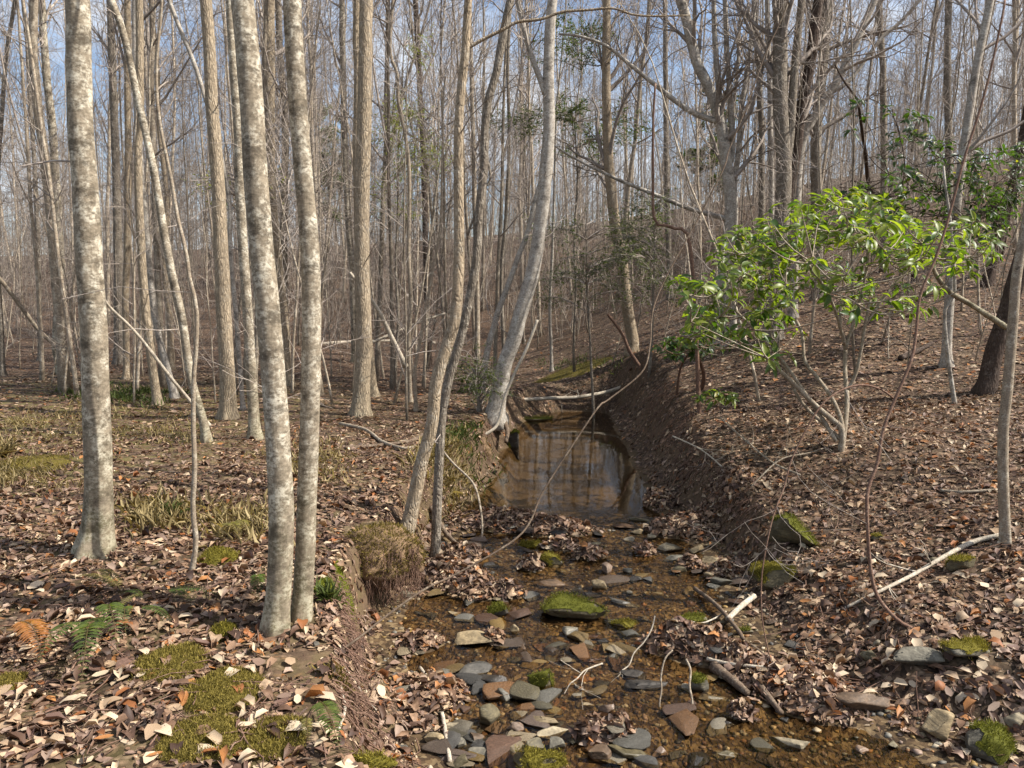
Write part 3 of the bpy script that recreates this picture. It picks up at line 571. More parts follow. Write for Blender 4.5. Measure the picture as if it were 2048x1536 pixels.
# --------------- the crowded wood behind: a few kinds of bare tree, copied
def proto_tree(seed, height, r0, lean, fork=False):
    r = np.random.default_rng(seed); n = 26
    z = np.linspace(-.15, height, n); P = np.stack([np.zeros(n), np.zeros(n), z], -1)
    P[:, 0] += lean*(np.maximum(z, 0)/height)**1.3*height; P = wobble(P, r, .16, .35); P = wobble(P, r, .05, 1.3)
    R = r0*np.linspace(1, .12, n)**.85
    tm = trunk_mesh(P, R, M['wood_far'], 8, r, .4)
    mb = crown_mb(r, P, R, 24, 6, 4, .22, (.7, 2.4), low=22)
    if fork:
        A, AR = spawn(r, P[None], R[None], 1, .25, .4, 12, 20, height*.55, height*.6, 14, .05, .08, .75, .2)
        V, F = tubes(A, AR, 7, False); mb.add(V, F); B, BR = spawn(r, A, AR, 14, .3, .98, 25, 60, .6, 1.8, 6, .2, .1, .5, .25); V, F = tubes(B, BR, 3, False); mb.add(V, F)
        C_, CR = spawn(r, B, BR, 5, .2, .95, 25, 60, .3, .9, 4, .2, .06, .6, .4); V, F = tubes(C_, np.maximum(CR, .0025), 3, False); mb.add(V, F)
    return tm, mb.mesh('crown', M['twig'])
PROTO = [proto_tree(50+k, h, r, l, f) for k, (h, r, l, f) in enumerate([(15, .048, .02, 0), (17, .065, -.03, 0), (12, .036, .05, 0), (14, .045, -.06, 1), (16, .058, .03, 1), (10, .028, -.05, 0), (13, .038, .08, 0), (18, .078, .0, 0), (9, .024, .12, 0)])]
def proto_sapling(seed, height, r0, lean):
    r = np.random.default_rng(seed); n = 16; z = np.linspace(-.08, height, n); P = np.stack([lean*np.maximum(z, 0)**1.3, np.zeros(n), z], -1); P = wobble(P, r, .18, .8)
    R = r0*np.linspace(1, .2, n); tm = trunk_mesh(P, R, M['wood_far'], 5, r, .2); mb = MB()
    A, AR = spawn(r, P[None], R[None], 22, .12, .98, 30, 75, .4, 1.5, 6, .2, .07, .5, .25); AR = np.maximum(AR, .0028); V, F = tubes(A, AR, 3, False); mb.add(V, F)
    B, BR = spawn(r, A, AR, 5, .2, .95, 25, 60, .2, .7, 4, .22, .04, .6, .4); BR = np.maximum(BR, .0018); V, F = tubes(B, BR, 3, False); mb.add(V, F)
    return tm, mb.mesh('twigs', M['twig'])
PSAP = [proto_sapling(90+k, h, r, l) for k, (h, r, l) in enumerate([(4.5, .016, .05), (3.2, .012, -.10), (6, .022, .03), (2.4, .010, .2), (5.2, .018, -.06)])]
taken = [np.array(o.location[:2]) for o in COL.objects if o.type == 'EMPTY']
def clear_of(x, y, dmin, lst): return all((x-p[0])**2+(y-p[1])**2 > dmin*dmin for p in lst)
def in_open(x, y):                      # keep the stream, the bar behind it and the near banks open
    u = x/y*FPX+1024
    if y < 13 and -1.6 < x < 5.5: return True
    if y < 24 and 1000 < u < 1330: return True
    if y < 11.5: return True
    return False
def zone(x, y):
    u = x/y*FPX+1024
    if u < 700: return 'crowding the flat wood left of the stream'
    if u < 1330: return 'in the wood beyond the stream bend'
    return 'on the wooded slope behind the evergreen shrub'
KINDW = ['slim bare grey tree', 'tall bare tree', 'thin bare pole', 'forked bare tree']
def kindword(k): return KINDW[[0, 1, 2, 3, 3, 2, 2, 1, 2][k]]
r = np.random.default_rng(21); spots = []
tries = 0
while len(spots) < 285 and tries < 20000:
    tries += 1
    y = 11.5+(62-11.5)*r.uniform()**1.25; u = r.uniform(-60, 2110); x = (u-1024)/FPX*y
    if in_open(x, y) or not clear_of(x, y, .75, taken) or (u > 1330 and r.uniform() < .55): continue
    taken.append(np.array([x, y])); spots.append((x, y))
spots += [(8.5, 1.5), (11, 3.5), (13.5, -1), (7.5, -2.5), (15, 5), (12, 7.5)]         # trees just out of view on the sunny side
LAND = [(150,'big lichen trunk'),(120,'curved-foot trunk'),(237,'straight grey pole'),(300,'kinked tan trunk'),(385,'crooked sapling'),(450,'tan furrowed trunk'),(500,'white-blotched trunk'),(540,'foreground pair'),(610,'slimmer pair trunk'),(690,'light grey pole'),(725,'stout furrowed tree'),(817,'crooked thin sapling'),(900,'bent stream trunk'),(965,'grey leaning twin'),(1085,'white forked trunk'),(1225,'lone tan trunk'),(1335,'straight distant pole'),(1440,'forked clump trunk'),(1560,'thick brown trunk'),(1640,'grey trunk behind the clump'),(1750,'broad shrub middle'),(1895,'pale upper-right pole'),(1930,'pale leaning tree'),(2030,'right-edge young tree')]
ORD = ['first', 'second', 'third', 'fourth', 'fifth', 'sixth', 'seventh', 'eighth', 'ninth', 'tenth', 'eleventh', 'twelfth', 'thirteenth', 'fourteenth', 'fifteenth', 'sixteenth', 'seventeenth', 'eighteenth', 'nineteenth', 'twentieth', 'next', 'next but one', 'last but two', 'last but one', 'last']
ORD += ['farthest']*20
def single_out(items):
    """items (object, kind word, photo x, distance): the n-th of its kind to one side of the nearest landmark"""
    rows = {}
    for o, kw, u, d in items:
        lu, ln = min(LAND, key=lambda a: abs(a[0]-u)); rows.setdefault((kw, ln, 'left' if u < lu else 'right'), []).append((abs(u-lu), o))
    for (kw, ln, sd), lst in rows.items():
        for i, (_, o) in enumerate(sorted(lst, key=lambda a: a[0])): o['label'] = '%s behind, %s to the %s of the %s' % (kw, ORD[i], sd, ln); o['label'] = o['label'].replace(' bare ', ' ') if len(o['label'].split()) > 16 else o['label']
bg_items = []
for x, y in spots:
    k = int(r.integers(len(PROTO))); z = float(ground_z(np.array([x]), np.array([y]))[0])
    o = link('background_tree', None, loc=(x, y, z), rz=r.uniform(0, 6.28), scale=r.uniform(.75, 1.15)); o.empty_display_size = .1
    tag(o, kindword(k)+' '+zone(x, max(y, 1)), 'tree', 'bare trees of the wood behind')
    o.rotation_euler = (r.normal()*.045, r.normal()*.045, r.uniform(0, 6.28))
    link('trunk', PROTO[k][0], o); link('crown', PROTO[k][1], o)
    if y > 11: bg_items.append((o, ('near ' if y < 20 else 'far ' if y > 38 else '')+kindword(k), x/y*FPX+1024, y))
    else: o['label'] = 'tall bare tree uphill beyond the right picture edge'
single_out(bg_items); sap_items = []
r = np.random.default_rng(22); ns = 0; tries = 0; staken = [(3.0, 9.3), (3.6, 10.4), (4.4, 9.8), (2.7, 11.2), (5.2, 10.8), (3.2, 12.2), (5.8, 9.6), (2.55, 13), (-1.3, 9.5), (-2.6, 8.2), (1.9, 14.6), (2.4, 15.5)]; extra = list(staken)
while ns < 299 and tries < 9000:
    tries += 1
    y = 8.5+(40-8.5)*r.uniform()**1.3; u = r.uniform(-30, 2080); x = (u-1024)/FPX*y
    if extra: x, y = extra.pop()
    elif (y < 14 and -1.5 < x < 4.2) or (y < 20 and 1020 < u < 1250) or (y < 10.5 and u < 900) or not clear_of(x, y, .5, staken): continue
    staken.append((x, y)); ns += 1; k = int(r.integers(len(PSAP))); z = float(ground_z(np.array([x]), np.array([y]))[0])
    o = link('bare_sapling', None, loc=(x, y, z), rz=r.uniform(0, 6.28), scale=r.uniform(.6, 1.2)); o.empty_display_size = .1
    tag(o, 'thin twiggy bare sapling '+zone(x, y), 'sapling', 'bare saplings of the undergrowth')
    o.rotation_euler = (r.normal()*.12, r.normal()*.12, r.uniform(0, 6.28))
    link('stem', PSAP[k][0], o); link('twigs', PSAP[k][1], o)['kind'] = 'stuff'; sap_items.append((o, ('near ' if y < 14 else 'far ' if y > 26 else '')+['wispy', 'short', 'tall', 'leaning', 'slim'][k]+' bare sapling', x/y*FPX+1024, y))
single_out(sap_items)

# the far wood that reads as one mass: many light trees in one object
def far_wood():
    r = np.random.default_rng(33); mb = MB(); protos = []
    for k in range(6):
        h = r.uniform(12, 19); n = 7; z = np.linspace(-.3, h, n); P = np.stack([r.normal(0, .15, n).cumsum()*.5, r.normal(0, .15, n).cumsum()*.5, z], -1); R = r.uniform(.03, .075)*np.linspace(1, .12, n)
        b = MB(); V, F = tubes(P[None], R[None], 4, False); b.add(V, F)
        A, AR = spawn(r, P[None], R[None], 26, .12, .98, 25, 60, .7, 2.6, 3, .15, .15, .45, .3); AR = np.maximum(AR, .012); V, F = tubes(A, AR, 3, False); b.add(V, F)
        B, BR = spawn(r, A, AR, 5, .2, .95, 25, 60, .4, 1.3, 2, .2, .1, .6, .5); BR = np.maximum(BR, .007); V, F = tubes(B, BR, 3, False); b.add(V, F)
        V = np.concatenate(b.V); Fq = np.concatenate(b.F[4]); protos.append((V, Fq))
    cnt = 0
    while cnt < 430:
        y = 44+100*r.uniform()**1.0; u = r.uniform(-80, 2130); x = (u-1024)/FPX*y
        V, F = protos[int(r.integers(6))]; a = r.uniform(0, 6.28); s = r.uniform(.75, 1.2); c, sn = math.cos(a)*s, math.sin(a)*s
        z = float(ground_z(np.array([x]), np.array([y]), False)[0])
        mb.add(np.stack([V[:, 0]*c-V[:, 1]*sn+x, V[:, 0]*sn+V[:, 1]*c+y, V[:, 2]*s+z], -1), F); cnt += 1
    n = 2600; y = 24+75*r.uniform(size=n); x = (r.uniform(-60, 2110, n)-1024)/FPX*y; z = ground_z(x, y, False); h = r.uniform(2, 6.5, n); P = np.zeros((n, 4, 3)); ax = r.normal(0, .12, (n, 2))
    for j in range(4): P[:, j] = np.stack([x+ax[:, 0]*h*(j/3)**1.5, y+ax[:, 1]*h*(j/3)**1.5, z-.1+h*j/3], -1)
    R = r.uniform(.010, .024, n)[:, None]*np.linspace(1, .3, 4)[None]; V, F = tubes(P, R, 3, False); mb.add(V, F)
    A, AR = spawn(r, P, R, 8, .15, .98, 25, 70, .4, 1.5, 2, .2, .1, .5, .4); V, F = tubes(A, np.maximum(AR, .005), 3, False); mb.add(V, F)
    return mb.mesh('far_wood', M['hill_wood'])
tag(link('far_wood', far_wood()), 'distant bare wood on the hill behind everything', 'wood', kind='stuff')

# ------------------------------------------------------------------ fallen and leaning branches
def lying(label, pts, w0, w1, mat='wood', name='fallen_branch', cat='branch', Y=None, lift=.6, sides=7, twigs=0, group=None, rough=.03):
    r = np.random.default_rng(int(pts[0][0]*7+pts[0][1]))
    if Y is None:
        w = []
        for p in pts:
            h = hit(p[0], p[1]); rr = px_w(w0, h[1]); h[2] += rr*lift; w.append(h)
        w = np.array(w)
    else:
        q = np.array(pts, float); w = at(q[:, 0], q[:, 1], np.interp(np.linspace(0, 1, len(q)), np.linspace(0, 1, len(Y)), Y))
    P = catmull(w, max(10, len(pts)*6)); ym = P[:, 1].mean(); R = np.linspace(px_w(w0, P[0, 1]), px_w(w1, P[-1, 1]), len(P))*(1+rough*4*r.normal(size=len(P))*.3)
    o0 = P[0].copy(); V, F = tubes(P[None], R[None], sides)
    V = V+noise3(V*60)[:, None]*R.mean()*rough*2
    o = link(name, make_mesh(name, V-o0, F, mat=M[mat]), loc=o0); tag(o, label, cat, group)
    if twigs:
        A, AR = spawn(r, P[None], R[None], twigs, .2, .98, 30, 70, .12, .5, 6, .2, .05, .5, .3); AR = np.clip(AR, .0015, .006); mb = MB()
        V, F = tubes(A, AR, 4, False); mb.add(V, F); B, BR = spawn(r, A, AR, 2, .3, .95, 25, 60, .06, .25, 4, .2, .03, .7, .4); V, F = tubes(B, np.maximum(BR, .001), 3, False); mb.add(V, F)
        link('twig', mb.mesh('twig', M[mat], origin=o0), o)['kind'] = 'stuff'
    return o
lying('long pale dead stem leaning down rightward past the crooked sapling', [(205,579),(215,609),(273,667),(342,756),(376,797),(441,878)], 5, 8, 'wood', name='leaning_stem', Y=[8.2, 9.0])
lying('brown dead stem leaning at the far left edge', [(-10,545),(34,602),(75,657),(113,695),(150,748)], 8, 9, 'stem', name='leaning_stem', Y=[14, 15.2])
lying('pale log spanning the head of the pool', [(1012,802),(1090,797),(1158,794),(1227,780),(1285,752)], 8, 7, 'wood', name='fallen_log', cat='log', Y=[13.3, 13.5, 13.9], twigs=4)
lying('dark dead limb slanting down to the bank behind the pool', [(1215,628),(1244,667),(1261,705),(1290,748)], 5, 9, 'redstem', name='leaning_stem', Y=[13.2, 13.2])
lying('long slender whip leaning from the left bank across the stream', [(588,1394),(625,1362),(668,1312),(720,1274),(778,1228),(850,1178),(905,1152),(985,1108),(1036,1074),(1062,1040),(1085,985),(1140,898),(1196,815),(1216,800),(1284,744),(1300,690),(1303,640),(1312,600),(1342,535),(1400,430),(1448,335),(1458,300),(1492,215),(1530,110),(1570,20),(1585,-60)], 5.5, 2.2, 'wetwood', name='leaning_stem', Y=[3.3, 3.9, 4.3, 4.7, 5.0])
lying('mossy crooked log on the left bank above the water', [(690,899),(765,893),(817,886),(850,872)], 9, 8, 'wetwood', name='fallen_log', cat='log')
lying('curved brown branch resting against the mossy crooked log', [(680,854),(731,866),(765,890),(806,903),(830,900)], 7, 6, 'stem', lift=2.0)
lying('dark stub of wood running down the left bank by the leaning trunk', [(862,1028),(892,1079),(918,1105)], 11, 9, 'wetwood', lift=2.5, name='fallen_log', cat='log')
lying('thin hooked branch hanging over the left bank leaves', [(868,880),(905,925),(945,965),(960,1011),(964,1072),(947,1110),(926,1132)], 5, 4, 'stem', Y=[7.4, 6.6, 6.1])
lying('pale curved stick over the leaves at the lower left shore', [(840,1342),(858,1366),(871,1387),(885,1438),(892,1480),(900,1530)], 7, 10, 'wood', lift=2.2)
lying('dark looping vine on the left foreground moss', [(265,1284),(294,1308),(280,1346),(280,1380),(308,1418),(359,1435),(437,1447)], 4, 4, 'redstem', lift=2.0, name='vine', cat='vine')
lying('grey weathered branch on the right slope under the young tree', [(2000,1080),(1946,1093),(1885,1124),(1827,1158),(1758,1192),(1690,1225)], 11, 6, 'wood', lift=1.8, twigs=5)
lying('smooth stick slanting into the stream on the right', [(1389,1189),(1433,1223),(1474,1271),(1486,1290)], 9, 9, 'wetwood', lift=3.0)
lying('dark stick continuing below the slanting stick', [(1490,1293),(1515,1311),(1541,1331)], 8, 8, 'wetwood', lift=3.0)
lying('pale grey stick on the leaf jam in mid stream', [(1414,1336),(1461,1346),(1535,1353)], 8, 6, 'wood', lift=5.0)
lying('short cut-looking log propped at the right stream edge', [(1455,1252),(1480,1228),(1508,1206)], 12, 12, 'wood', name='fallen_log', cat='log', lift=2.5)
lying('broken brown log at the foot of the leaf jam', [(1508,1368),(1532,1400),(1562,1438)], 17, 12, 'wetwood', name='fallen_log', cat='log', lift=1.6)
lying('thick dark rotten log under the leaf jam', [(1428,1344),(1460,1368),(1496,1398)], 24, 16, 'wetwood', name='fallen_log', cat='log', lift=1.0)
lying('rotten stub of log on the slope behind the crooked stem', [(1800,722),(1830,710),(1864,692)], 12, 8, 'dark', name='fallen_log', cat='log', lift=1.0)
lying('lichened dead limb propped against the dark right trunk', [(1862,530),(1880,562),(1900,585),(1935,605),(1990,640),(2012,655)], 8, 12, 'lichen', name='leaning_stem', Y=[8.1, 8.3])
lying('pale stick lying on the slope right of the shrub', [(1880,985),(1930,988),(1995,983)], 6, 5, 'stem', lift=1.5)
lying('forked whitish root twig near the lower left shore', [(690,1345),(715,1380),(735,1410),(752,1428)], 6, 4, 'wood', lift=3.)
lying('curved pale root at the foot of the left bank', [(676,1362),(684,1400),(690,1430),(678,1470)], 8, 6, 'wood', lift=3., name='exposed_root', cat='root')
lying('thin whitish twig arching over the riffle', [(1205,1327),(1185,1334),(1168,1342),(1155,1356),(1140,1368),(1128,1388)], 4, 2, 'wood', Y=[4.0, 3.85], twigs=3)
lying('upright pale twig standing in the leaf jam', [(1345,1300),(1330,1318),(1322,1352),(1323,1380),(1319,1410),(1324,1450)], 3.5, 4, 'stem', Y=[3.85, 3.7])
lying('thicker pale twig dropping from the leaf jam to the water', [(1372,1318),(1381,1340),(1379,1372),(1384,1400),(1386,1440)], 5, 5, 'stem', Y=[3.85, 3.7])
lying('wispy forked twig above the mossy flat stone', [(1310,1232),(1303,1258),(1288,1284),(1268,1306),(1258,1330),(1240,1345),(1239,1362),(1246,1385)], 3.2, 2.6, 'wood', Y=[4.3, 4.0], twigs=5)
lying('forked grey twig at the edge of the riffle on the right', [(1362,1244),(1398,1254),(1425,1246),(1452,1230)], 4, 3, 'wood', lift=4.)
lying('thin branching twig lying on the right bank above the pool', [(1500,975),(1560,920),(1620,905),(1700,880)], 3, 2.5, 'stem', Y=[6.4, 6.9], twigs=6)
lying('pale brittle branch sprawling down the right cut bank', [(1345,872),(1400,898),(1440,930),(1470,962),(1492,985)], 3, 3, 'wood', Y=[7.2, 6.6], twigs=8)
lying('grey branch sprawled below the shrub on the bank edge', [(1600,950),(1545,925),(1490,880),(1440,835)], 5, 3, 'stem', Y=[6.4, 7.4], twigs=8)
lying('dead pale log on the flat wood floor far left of centre', [(640,690),(700,686),(800,684),(870,688)], 7, 6, 'wood', name='fallen_log', cat='log', twigs=3)
lying('dead branchy top fallen behind the stout furrowed tree', [(745,685),(800,660),(850,640),(905,622)], 6, 4, 'wood', Y=[14, 15], twigs=14)
lying('dead stem sloping left off the stout furrowed tree', [(812,734),(780,668),(752,613),(700,545)], 12, 6, 'wood', name='leaning_stem', Y=[11, 10.6])

lying('dark root of the white forked trunk reaching the pool', [(992,815),(1006,838),(1015,862),(1012,884)], 14, 8, 'wetwood', name='exposed_root', cat='root', Y=[10.7, 10.3, 10.0])
lying('second dark root at the foot of the white forked trunk', [(984,820),(978,848),(968,872)], 13, 8, 'wetwood', name='exposed_root', cat='root', Y=[10.7, 10.3])
lying('crooked branch drooping to the pool from the left bank', [(1075,640),(1052,700),(1030,745),(1008,800),(998,840),(985,860),(950,878),(905,900)], 6, 7, 'wood', name='leaning_stem', Y=[9.4, 9.0])
# ------------------------------------------------------------------ stones
def ico(sub):
    t = (1+5**.5)/2
    V = [(-1,t,0),(1,t,0),(-1,-t,0),(1,-t,0),(0,-1,t),(0,1,t),(0,-1,-t),(0,1,-t),(t,0,-1),(t,0,1),(-t,0,-1),(-t,0,1)]
    F = [(0,11,5),(0,5,1),(0,1,7),(0,7,10),(0,10,11),(1,5,9),(5,11,4),(11,10,2),(10,7,6),(7,1,8),(3,9,4),(3,4,2),(3,2,6),(3,6,8),(3,8,9),(4,9,5),(2,4,11),(6,2,10),(8,6,7),(9,8,1)]
    V = [np.array(v)/np.linalg.norm(v) for v in V]
    for _ in range(sub):
        c = {}; G = []
        def mid(a, b):
            k = (min(a, b), max(a, b))
            if k not in c: v = V[a]+V[b]; V.append(v/np.linalg.norm(v)); c[k] = len(V)-1
            return c[k]
        for a, b, d in F: x, y, z = mid(a, b), mid(b, d), mid(d, a); G += [(a, x, z), (b, y, x), (d, z, y), (x, y, z)]
        F = G
    return np.array(V), np.array(F)
ICO = [ico(k) for k in range(5)]
def rock_shape(r, sub=3, cuts=13, rough=.05, flat=.0):
    V, F = ICO[sub]; V = V.copy()
    for _ in range(cuts):
        n = norm(r.normal(size=3)*np.array([1, 1, .8])); d = r.uniform(.36, .74); k = V@n-d; V = V-np.where(k > 0, k, 0)[:, None]*n
    s = r.uniform(0, 90)
    V = V*(1+rough*(noise3(V*2.2+s)+.5*noise3(V*5+s))[:, None])
    V = V/np.abs(V).max(0)
    return V, F
def moss_tufts(r, pts, nor, n, size, c1, c2, hang=False):
    k = r.integers(0, len(pts), n); p = pts[k]+r.normal(size=(n, 3))*size*.25
    d = norm(nor[k]+r.normal(size=(n, 3))*.65); d = norm(d+np.array([0, 0, -.9 if hang else .25]))
    tv, tf = diamond(); V, F, m = scatter_shape(tv, tf, p, d, norm(r.normal(size=(n, 3))), size*r.uniform(.5, 1.3, n), size*r.uniform(.12, .25, n))
    t = r.uniform(0, 1, (n, 1))**1.3; C = np.array(c1)*(1-t)+np.array(c2)*t
    return V, F, np.repeat(C, m, 0)
TINT = dict(grey=(.20, .185, .15), tan=(.36, .28, .17), dark=(.055, .047, .040), olive=(.16, .135, .08), red=(.19, .105, .065), pale=(.40, .34, .24), ochre=(.28, .18, .06), brown=(.15, .10, .065), pink=(.26, .185, .14), bluegrey=(.125, .115, .10), orange=(.30, .15, .06))
GOLD = ((.08, .07, .012), (.32, .27, .05)); GRN = ((.055, .06, .010), (.20, .20, .035))
def stone(label, px, py, w, h, tint='grey', rot=0., moss=None, sub=2, wet=.3, flat=1., sunk=0., group=None, name='stone', Y=None, big=1.0):
    r = np.random.default_rng(int(px*31+py*17))
    g = hit(px, py+h*.30) if Y is None else at(px, py, Y); Yd = g[1]; m = Yd/FPX
    el = math.atan2(CAM_Z-g[2], Yd); W_ = w*m*1.08; hh = .5*h*m*flat*big; dep = np.clip((h*m-hh*math.cos(el))/math.sin(el), .5*W_, 1.5*W_)
    V, F = rock_shape(r, max(sub, 3) if w > 40 else sub, 14)
    V = V*np.array([W_/2, dep/2, hh*.75])
    c, s = math.cos(rot), math.sin(rot); V = np.stack([V[:, 0]*c-V[:, 1]*s, V[:, 0]*s+V[:, 1]*c, V[:, 2]], -1)
    tilt = r.normal()*.10; V[:, 2] += V[:, 0]*tilt
    loc = np.array([g[0], g[1]+dep*.12, 0.]); loc[2] = ground_z(loc[0:1], loc[1:2])[0]+hh*(.40-sunk)
    o = link(name, make_mesh('stone', V, [F], smooth=True, mat=M['stone']), loc=loc); tag(o, label, 'stone', group)
    t = np.array(TINT[tint])*r.uniform(.62, .9)*np.array([1.03, 1., .92]); o['tint'] = [float(v) for v in t]; o['wet'] = float(wet)
    o.data.polygons.foreach_set('use_smooth', np.ones(len(F), bool))
    if moss:
        fn = norm(np.cross(V[F[:, 1]]-V[F[:, 0]], V[F[:, 2]]-V[F[:, 0]])); vn = np.zeros_like(V)
        for k in range(3): np.add.at(vn, F[:, k], fn)
        vn = norm(vn); top = vn[:, 2] > .05; nm = noise3(V*9+px)+ (vn[:, 2]-.25)
        keep = top & (nm > -.05)
        fk = keep[F].all(1)
        if fk.sum() > 6:
            used = np.unique(F[fk]); mp = -np.ones(len(V), int); mp[used] = np.arange(len(used)); mb = MB()
            mb.add(V[used]+vn[used]*.006, mp[F[fk]], np.array(moss[0])*.6+np.array(moss[1])*.4)
            fc = (V[F[fk]]).mean(1); nb = int(np.clip(W_*dep*52000, 300, 3800))
            Vt, Ft, Ct = moss_tufts(r, np.repeat(fc, 3, 0)+r.normal(size=(len(fc)*3, 3))*W_*.03+np.repeat(fn[fk], 3, 0)*.004, np.repeat(fn[fk], 3, 0), nb, .016, *moss)
            mb.add(Vt, Ft, Ct); link('moss', mb.mesh('moss', M['moss']), o)
    return o
STONES = []
def S(label, px, py, *a, **k):
    STONES.append((label, px, py, a[0], a[1])); return stone(label, px, py, *a, **k)
S('large wedge boulder with green moss in the middle of the riffle', 1149,1218,128,66, 'olive', -.35, GRN, wet=.1, flat=1.1)
S('flat stone with mossy left half right of the wedge boulder', 1250,1250,56,26, 'tan', 0, GOLD, wet=.1)
S('rounded golden moss stone at the top of the riffle', 1096,1124,58,30, 'olive', 0, GOLD, flat=1.4)
S('long flat dark brown stone above the wedge boulder', 1106,1168,76,16, 'brown', .05, wet=.5)
S('long low mossy stone against the upper leaf dam', 1060,1091,66,17, 'olive', .1, GOLD)
S('tan blocky stone right above the wedge boulder tip', 1198,1172,32,32, 'tan', .3, flat=1.3)
S('reddish tan upright stone between leaves at the riffle top', 1214,1136,26,30, 'pink', .2, flat=1.3)
S('thin dark slab right of the tan blocky stone', 1183,1191,46,18, 'dark', -.2, wet=.9)
S('long dark grey slab in the fast water right of the wedge boulder', 1246,1206,66,17, 'bluegrey', -.25, wet=.8)
S('wet dark stone with white glint in the upper riffle', 1270,1160,44,16, 'dark', -.1, wet=1.)
S('small grey triangular stone above the glinting dark stone', 1258,1143,23,20, 'grey', 0, flat=1.4)
S('small tan peaked stone below the pool outlet', 1272,1065,28,15, 'tan', 0, flat=1.3)
S('small pinkish white block beside the pool outlet', 1301,1076,23,14, 'pale', 0, flat=1.3)
S('big pale flat-topped slab at the right of the riffle', 1336,1097,64,28, 'pale', -.1, flat=1.3, wet=0)
S('grey slab leaning below the pale flat-topped slab', 1345,1116,46,22, 'grey', .2, flat=1.1)
S('tan grey stone under the leaning grey slab', 1351,1142,44,22, 'olive', -.2)
S('yellowish rounded stone right of the pale slab', 1393,1100,29,19, 'tan', 0, flat=1.4, wet=0)
S('speckled tan stone on the right shore gravel', 1430,1124,54,28, 'tan', .1, flat=1.2, wet=0)
S('broad flat grey stone left of the mossy stump', 1443,1161,52,26, 'grey', 0, wet=.2)
S('small tan stone beside the broad flat grey stone', 1417,1152,21,16, 'tan', 0, flat=1.4)
S('grey block under the right cut bank', 1477,1128,29,16, 'grey', .2)
S('brown stone at the back of the right gravel', 1427,1089,31,15, 'tan', .1)
S('elongated mossy boulder on the right shore with roots below', 1545,1158,94,50, 'olive', -.45, GOLD, flat=1.4, wet=0)
S('dark mossy rock face in the right cut bank', 1582,1064,80,90, 'olive', .9, GRN, flat=1.2, wet=0)
S('olive flat stone at the pool outlet below pale leaves', 1286,1040,56,13, 'olive', 0)
S('flat olive stone under the smooth slanting stick', 1390,1240,60,24, 'olive', 0, GRN)
S('little mossy stone behind the leaf jam', 1490,1264,33,16, 'olive', 0, GRN)
S('flat dark grey stone right of the mossy-half stone', 1286,1240,33,12, 'bluegrey', 0, wet=.6)
S('long tan slab on the left of the riffle', 948,1280,108,36, 'tan', .12, flat=1.15, wet=.1)
S('grey tongue-shaped stone slanting on the left shore', 945,1339,76,36, 'bluegrey', .45, flat=1.1)
S('small grey stone tucked left of the tongue-shaped stone', 895,1346,35,18, 'grey', .2)
S('rough dark grey stone in the lower left riffle', 980,1361,88,34, 'dark', -.2, wet=.6, flat=1.2)
S('ochre-faced grey boulder in the lower left riffle', 1008,1392,48,42, 'grey', -.4, flat=1.3, wet=.5)
S('round green moss ball stone in the lower riffle', 1080,1364,54,46, 'olive', 0, GRN, flat=1.5)
S('small pinkish stone below the moss ball stone', 1056,1393,27,20, 'pink', 0, flat=1.2)
S('upright grey olive slab standing at the lower left waterline', 971,1434,56,64, 'olive', -.15, flat=1.25, wet=0)
S('brownish triangular stone in the shallow lower stream', 1032,1457,38,36, 'pink', -.5, flat=1.1)
S('tan rough stone behind the smooth pale grey bar stone', 1092,1442,84,30, 'tan', -.15, flat=1.1, wet=.2)
S('smooth pale grey bar stone near the bottom of the stream', 1104,1467,86,22, 'pale', .03, flat=1.2, wet=.1)
S('greenish slanted stone left of the grey-green cobble', 1069,1489,42,38, 'olive', -.5)
S('grey-green cobble near the bottom edge', 1109,1493,44,38, 'grey', 0, flat=1.3)
S('layered grey stone among leaves at the bottom left shore', 969,1508,74,38, 'grey', .15, flat=1.1, wet=0)
S('olive brown stone wedged above the layered grey stone', 954,1477,46,34, 'brown', 0)
S('pale flat stone half under the curved stick', 906,1450,60,28, 'pale', 0, wet=0)
S('grey angular stone right of the curved stick', 915,1483,42,34, 'grey', 0, wet=0)
S('tan stone left of the curved stick', 868,1475,42,34, 'tan', .2, wet=0)
S('big mossy boulder cut by the bottom edge', 1097,1530,138,52, 'olive', .1, GOLD, flat=1.2, wet=.1)
S('brown weathered slab slanting at the bottom edge', 1192,1506,58,58, 'brown', -.7, wet=.3)
S('olive stone beside the stick at the bottom edge', 922,1520,42,40, 'olive', 0)
S('grey oval stone left of the flat mossy-half stone', 1141,1263,33,30, 'grey', .6, flat=1.2, wet=.4)
S('square brown stone lying under water', 1043,1292,32,34, 'brown', .1, sunk=.35, flat=.7)
S('broad red-brown stone lying under water', 1091,1295,50,28, 'red', 0, sunk=.4, flat=.6)
S('small ochre stone lying under water', 1106,1267,25,15, 'ochre', 0, sunk=.3, flat=.7)
S('orange tan stone standing in the left shallows', 1030,1260,24,26, 'tan', .2, flat=1.4)
S('tan ridge stone in the lower middle stream', 1169,1410,42,22, 'tan', -.3)
S('pink and dark stone in the lower middle stream', 1212,1419,36,28, 'pink', 0, flat=1.3, wet=.8)
S('ochre stone under water below the leaf jam', 1210,1389,36,20, 'ochre', 0, sunk=.35, flat=.7)
S('orange stone under water in the middle stream', 1169,1354,42,24, 'orange', -.2, sunk=.35, flat=.7)
S('maroon wet stone left of the leaf jam', 1188,1323,46,20, 'red', 0, wet=.9)
S('orange tan stone right of the pale grey bar stone', 1202,1450,46,26, 'orange', -.1, flat=1.1)
S('dark grey pointed stone behind the long tan slab', 998,1256,38,16, 'dark', .1)
S('dark rough mossy block in the left shallows', 1001,1225,52,36, 'dark', 0, GRN, flat=1.3, wet=.6)
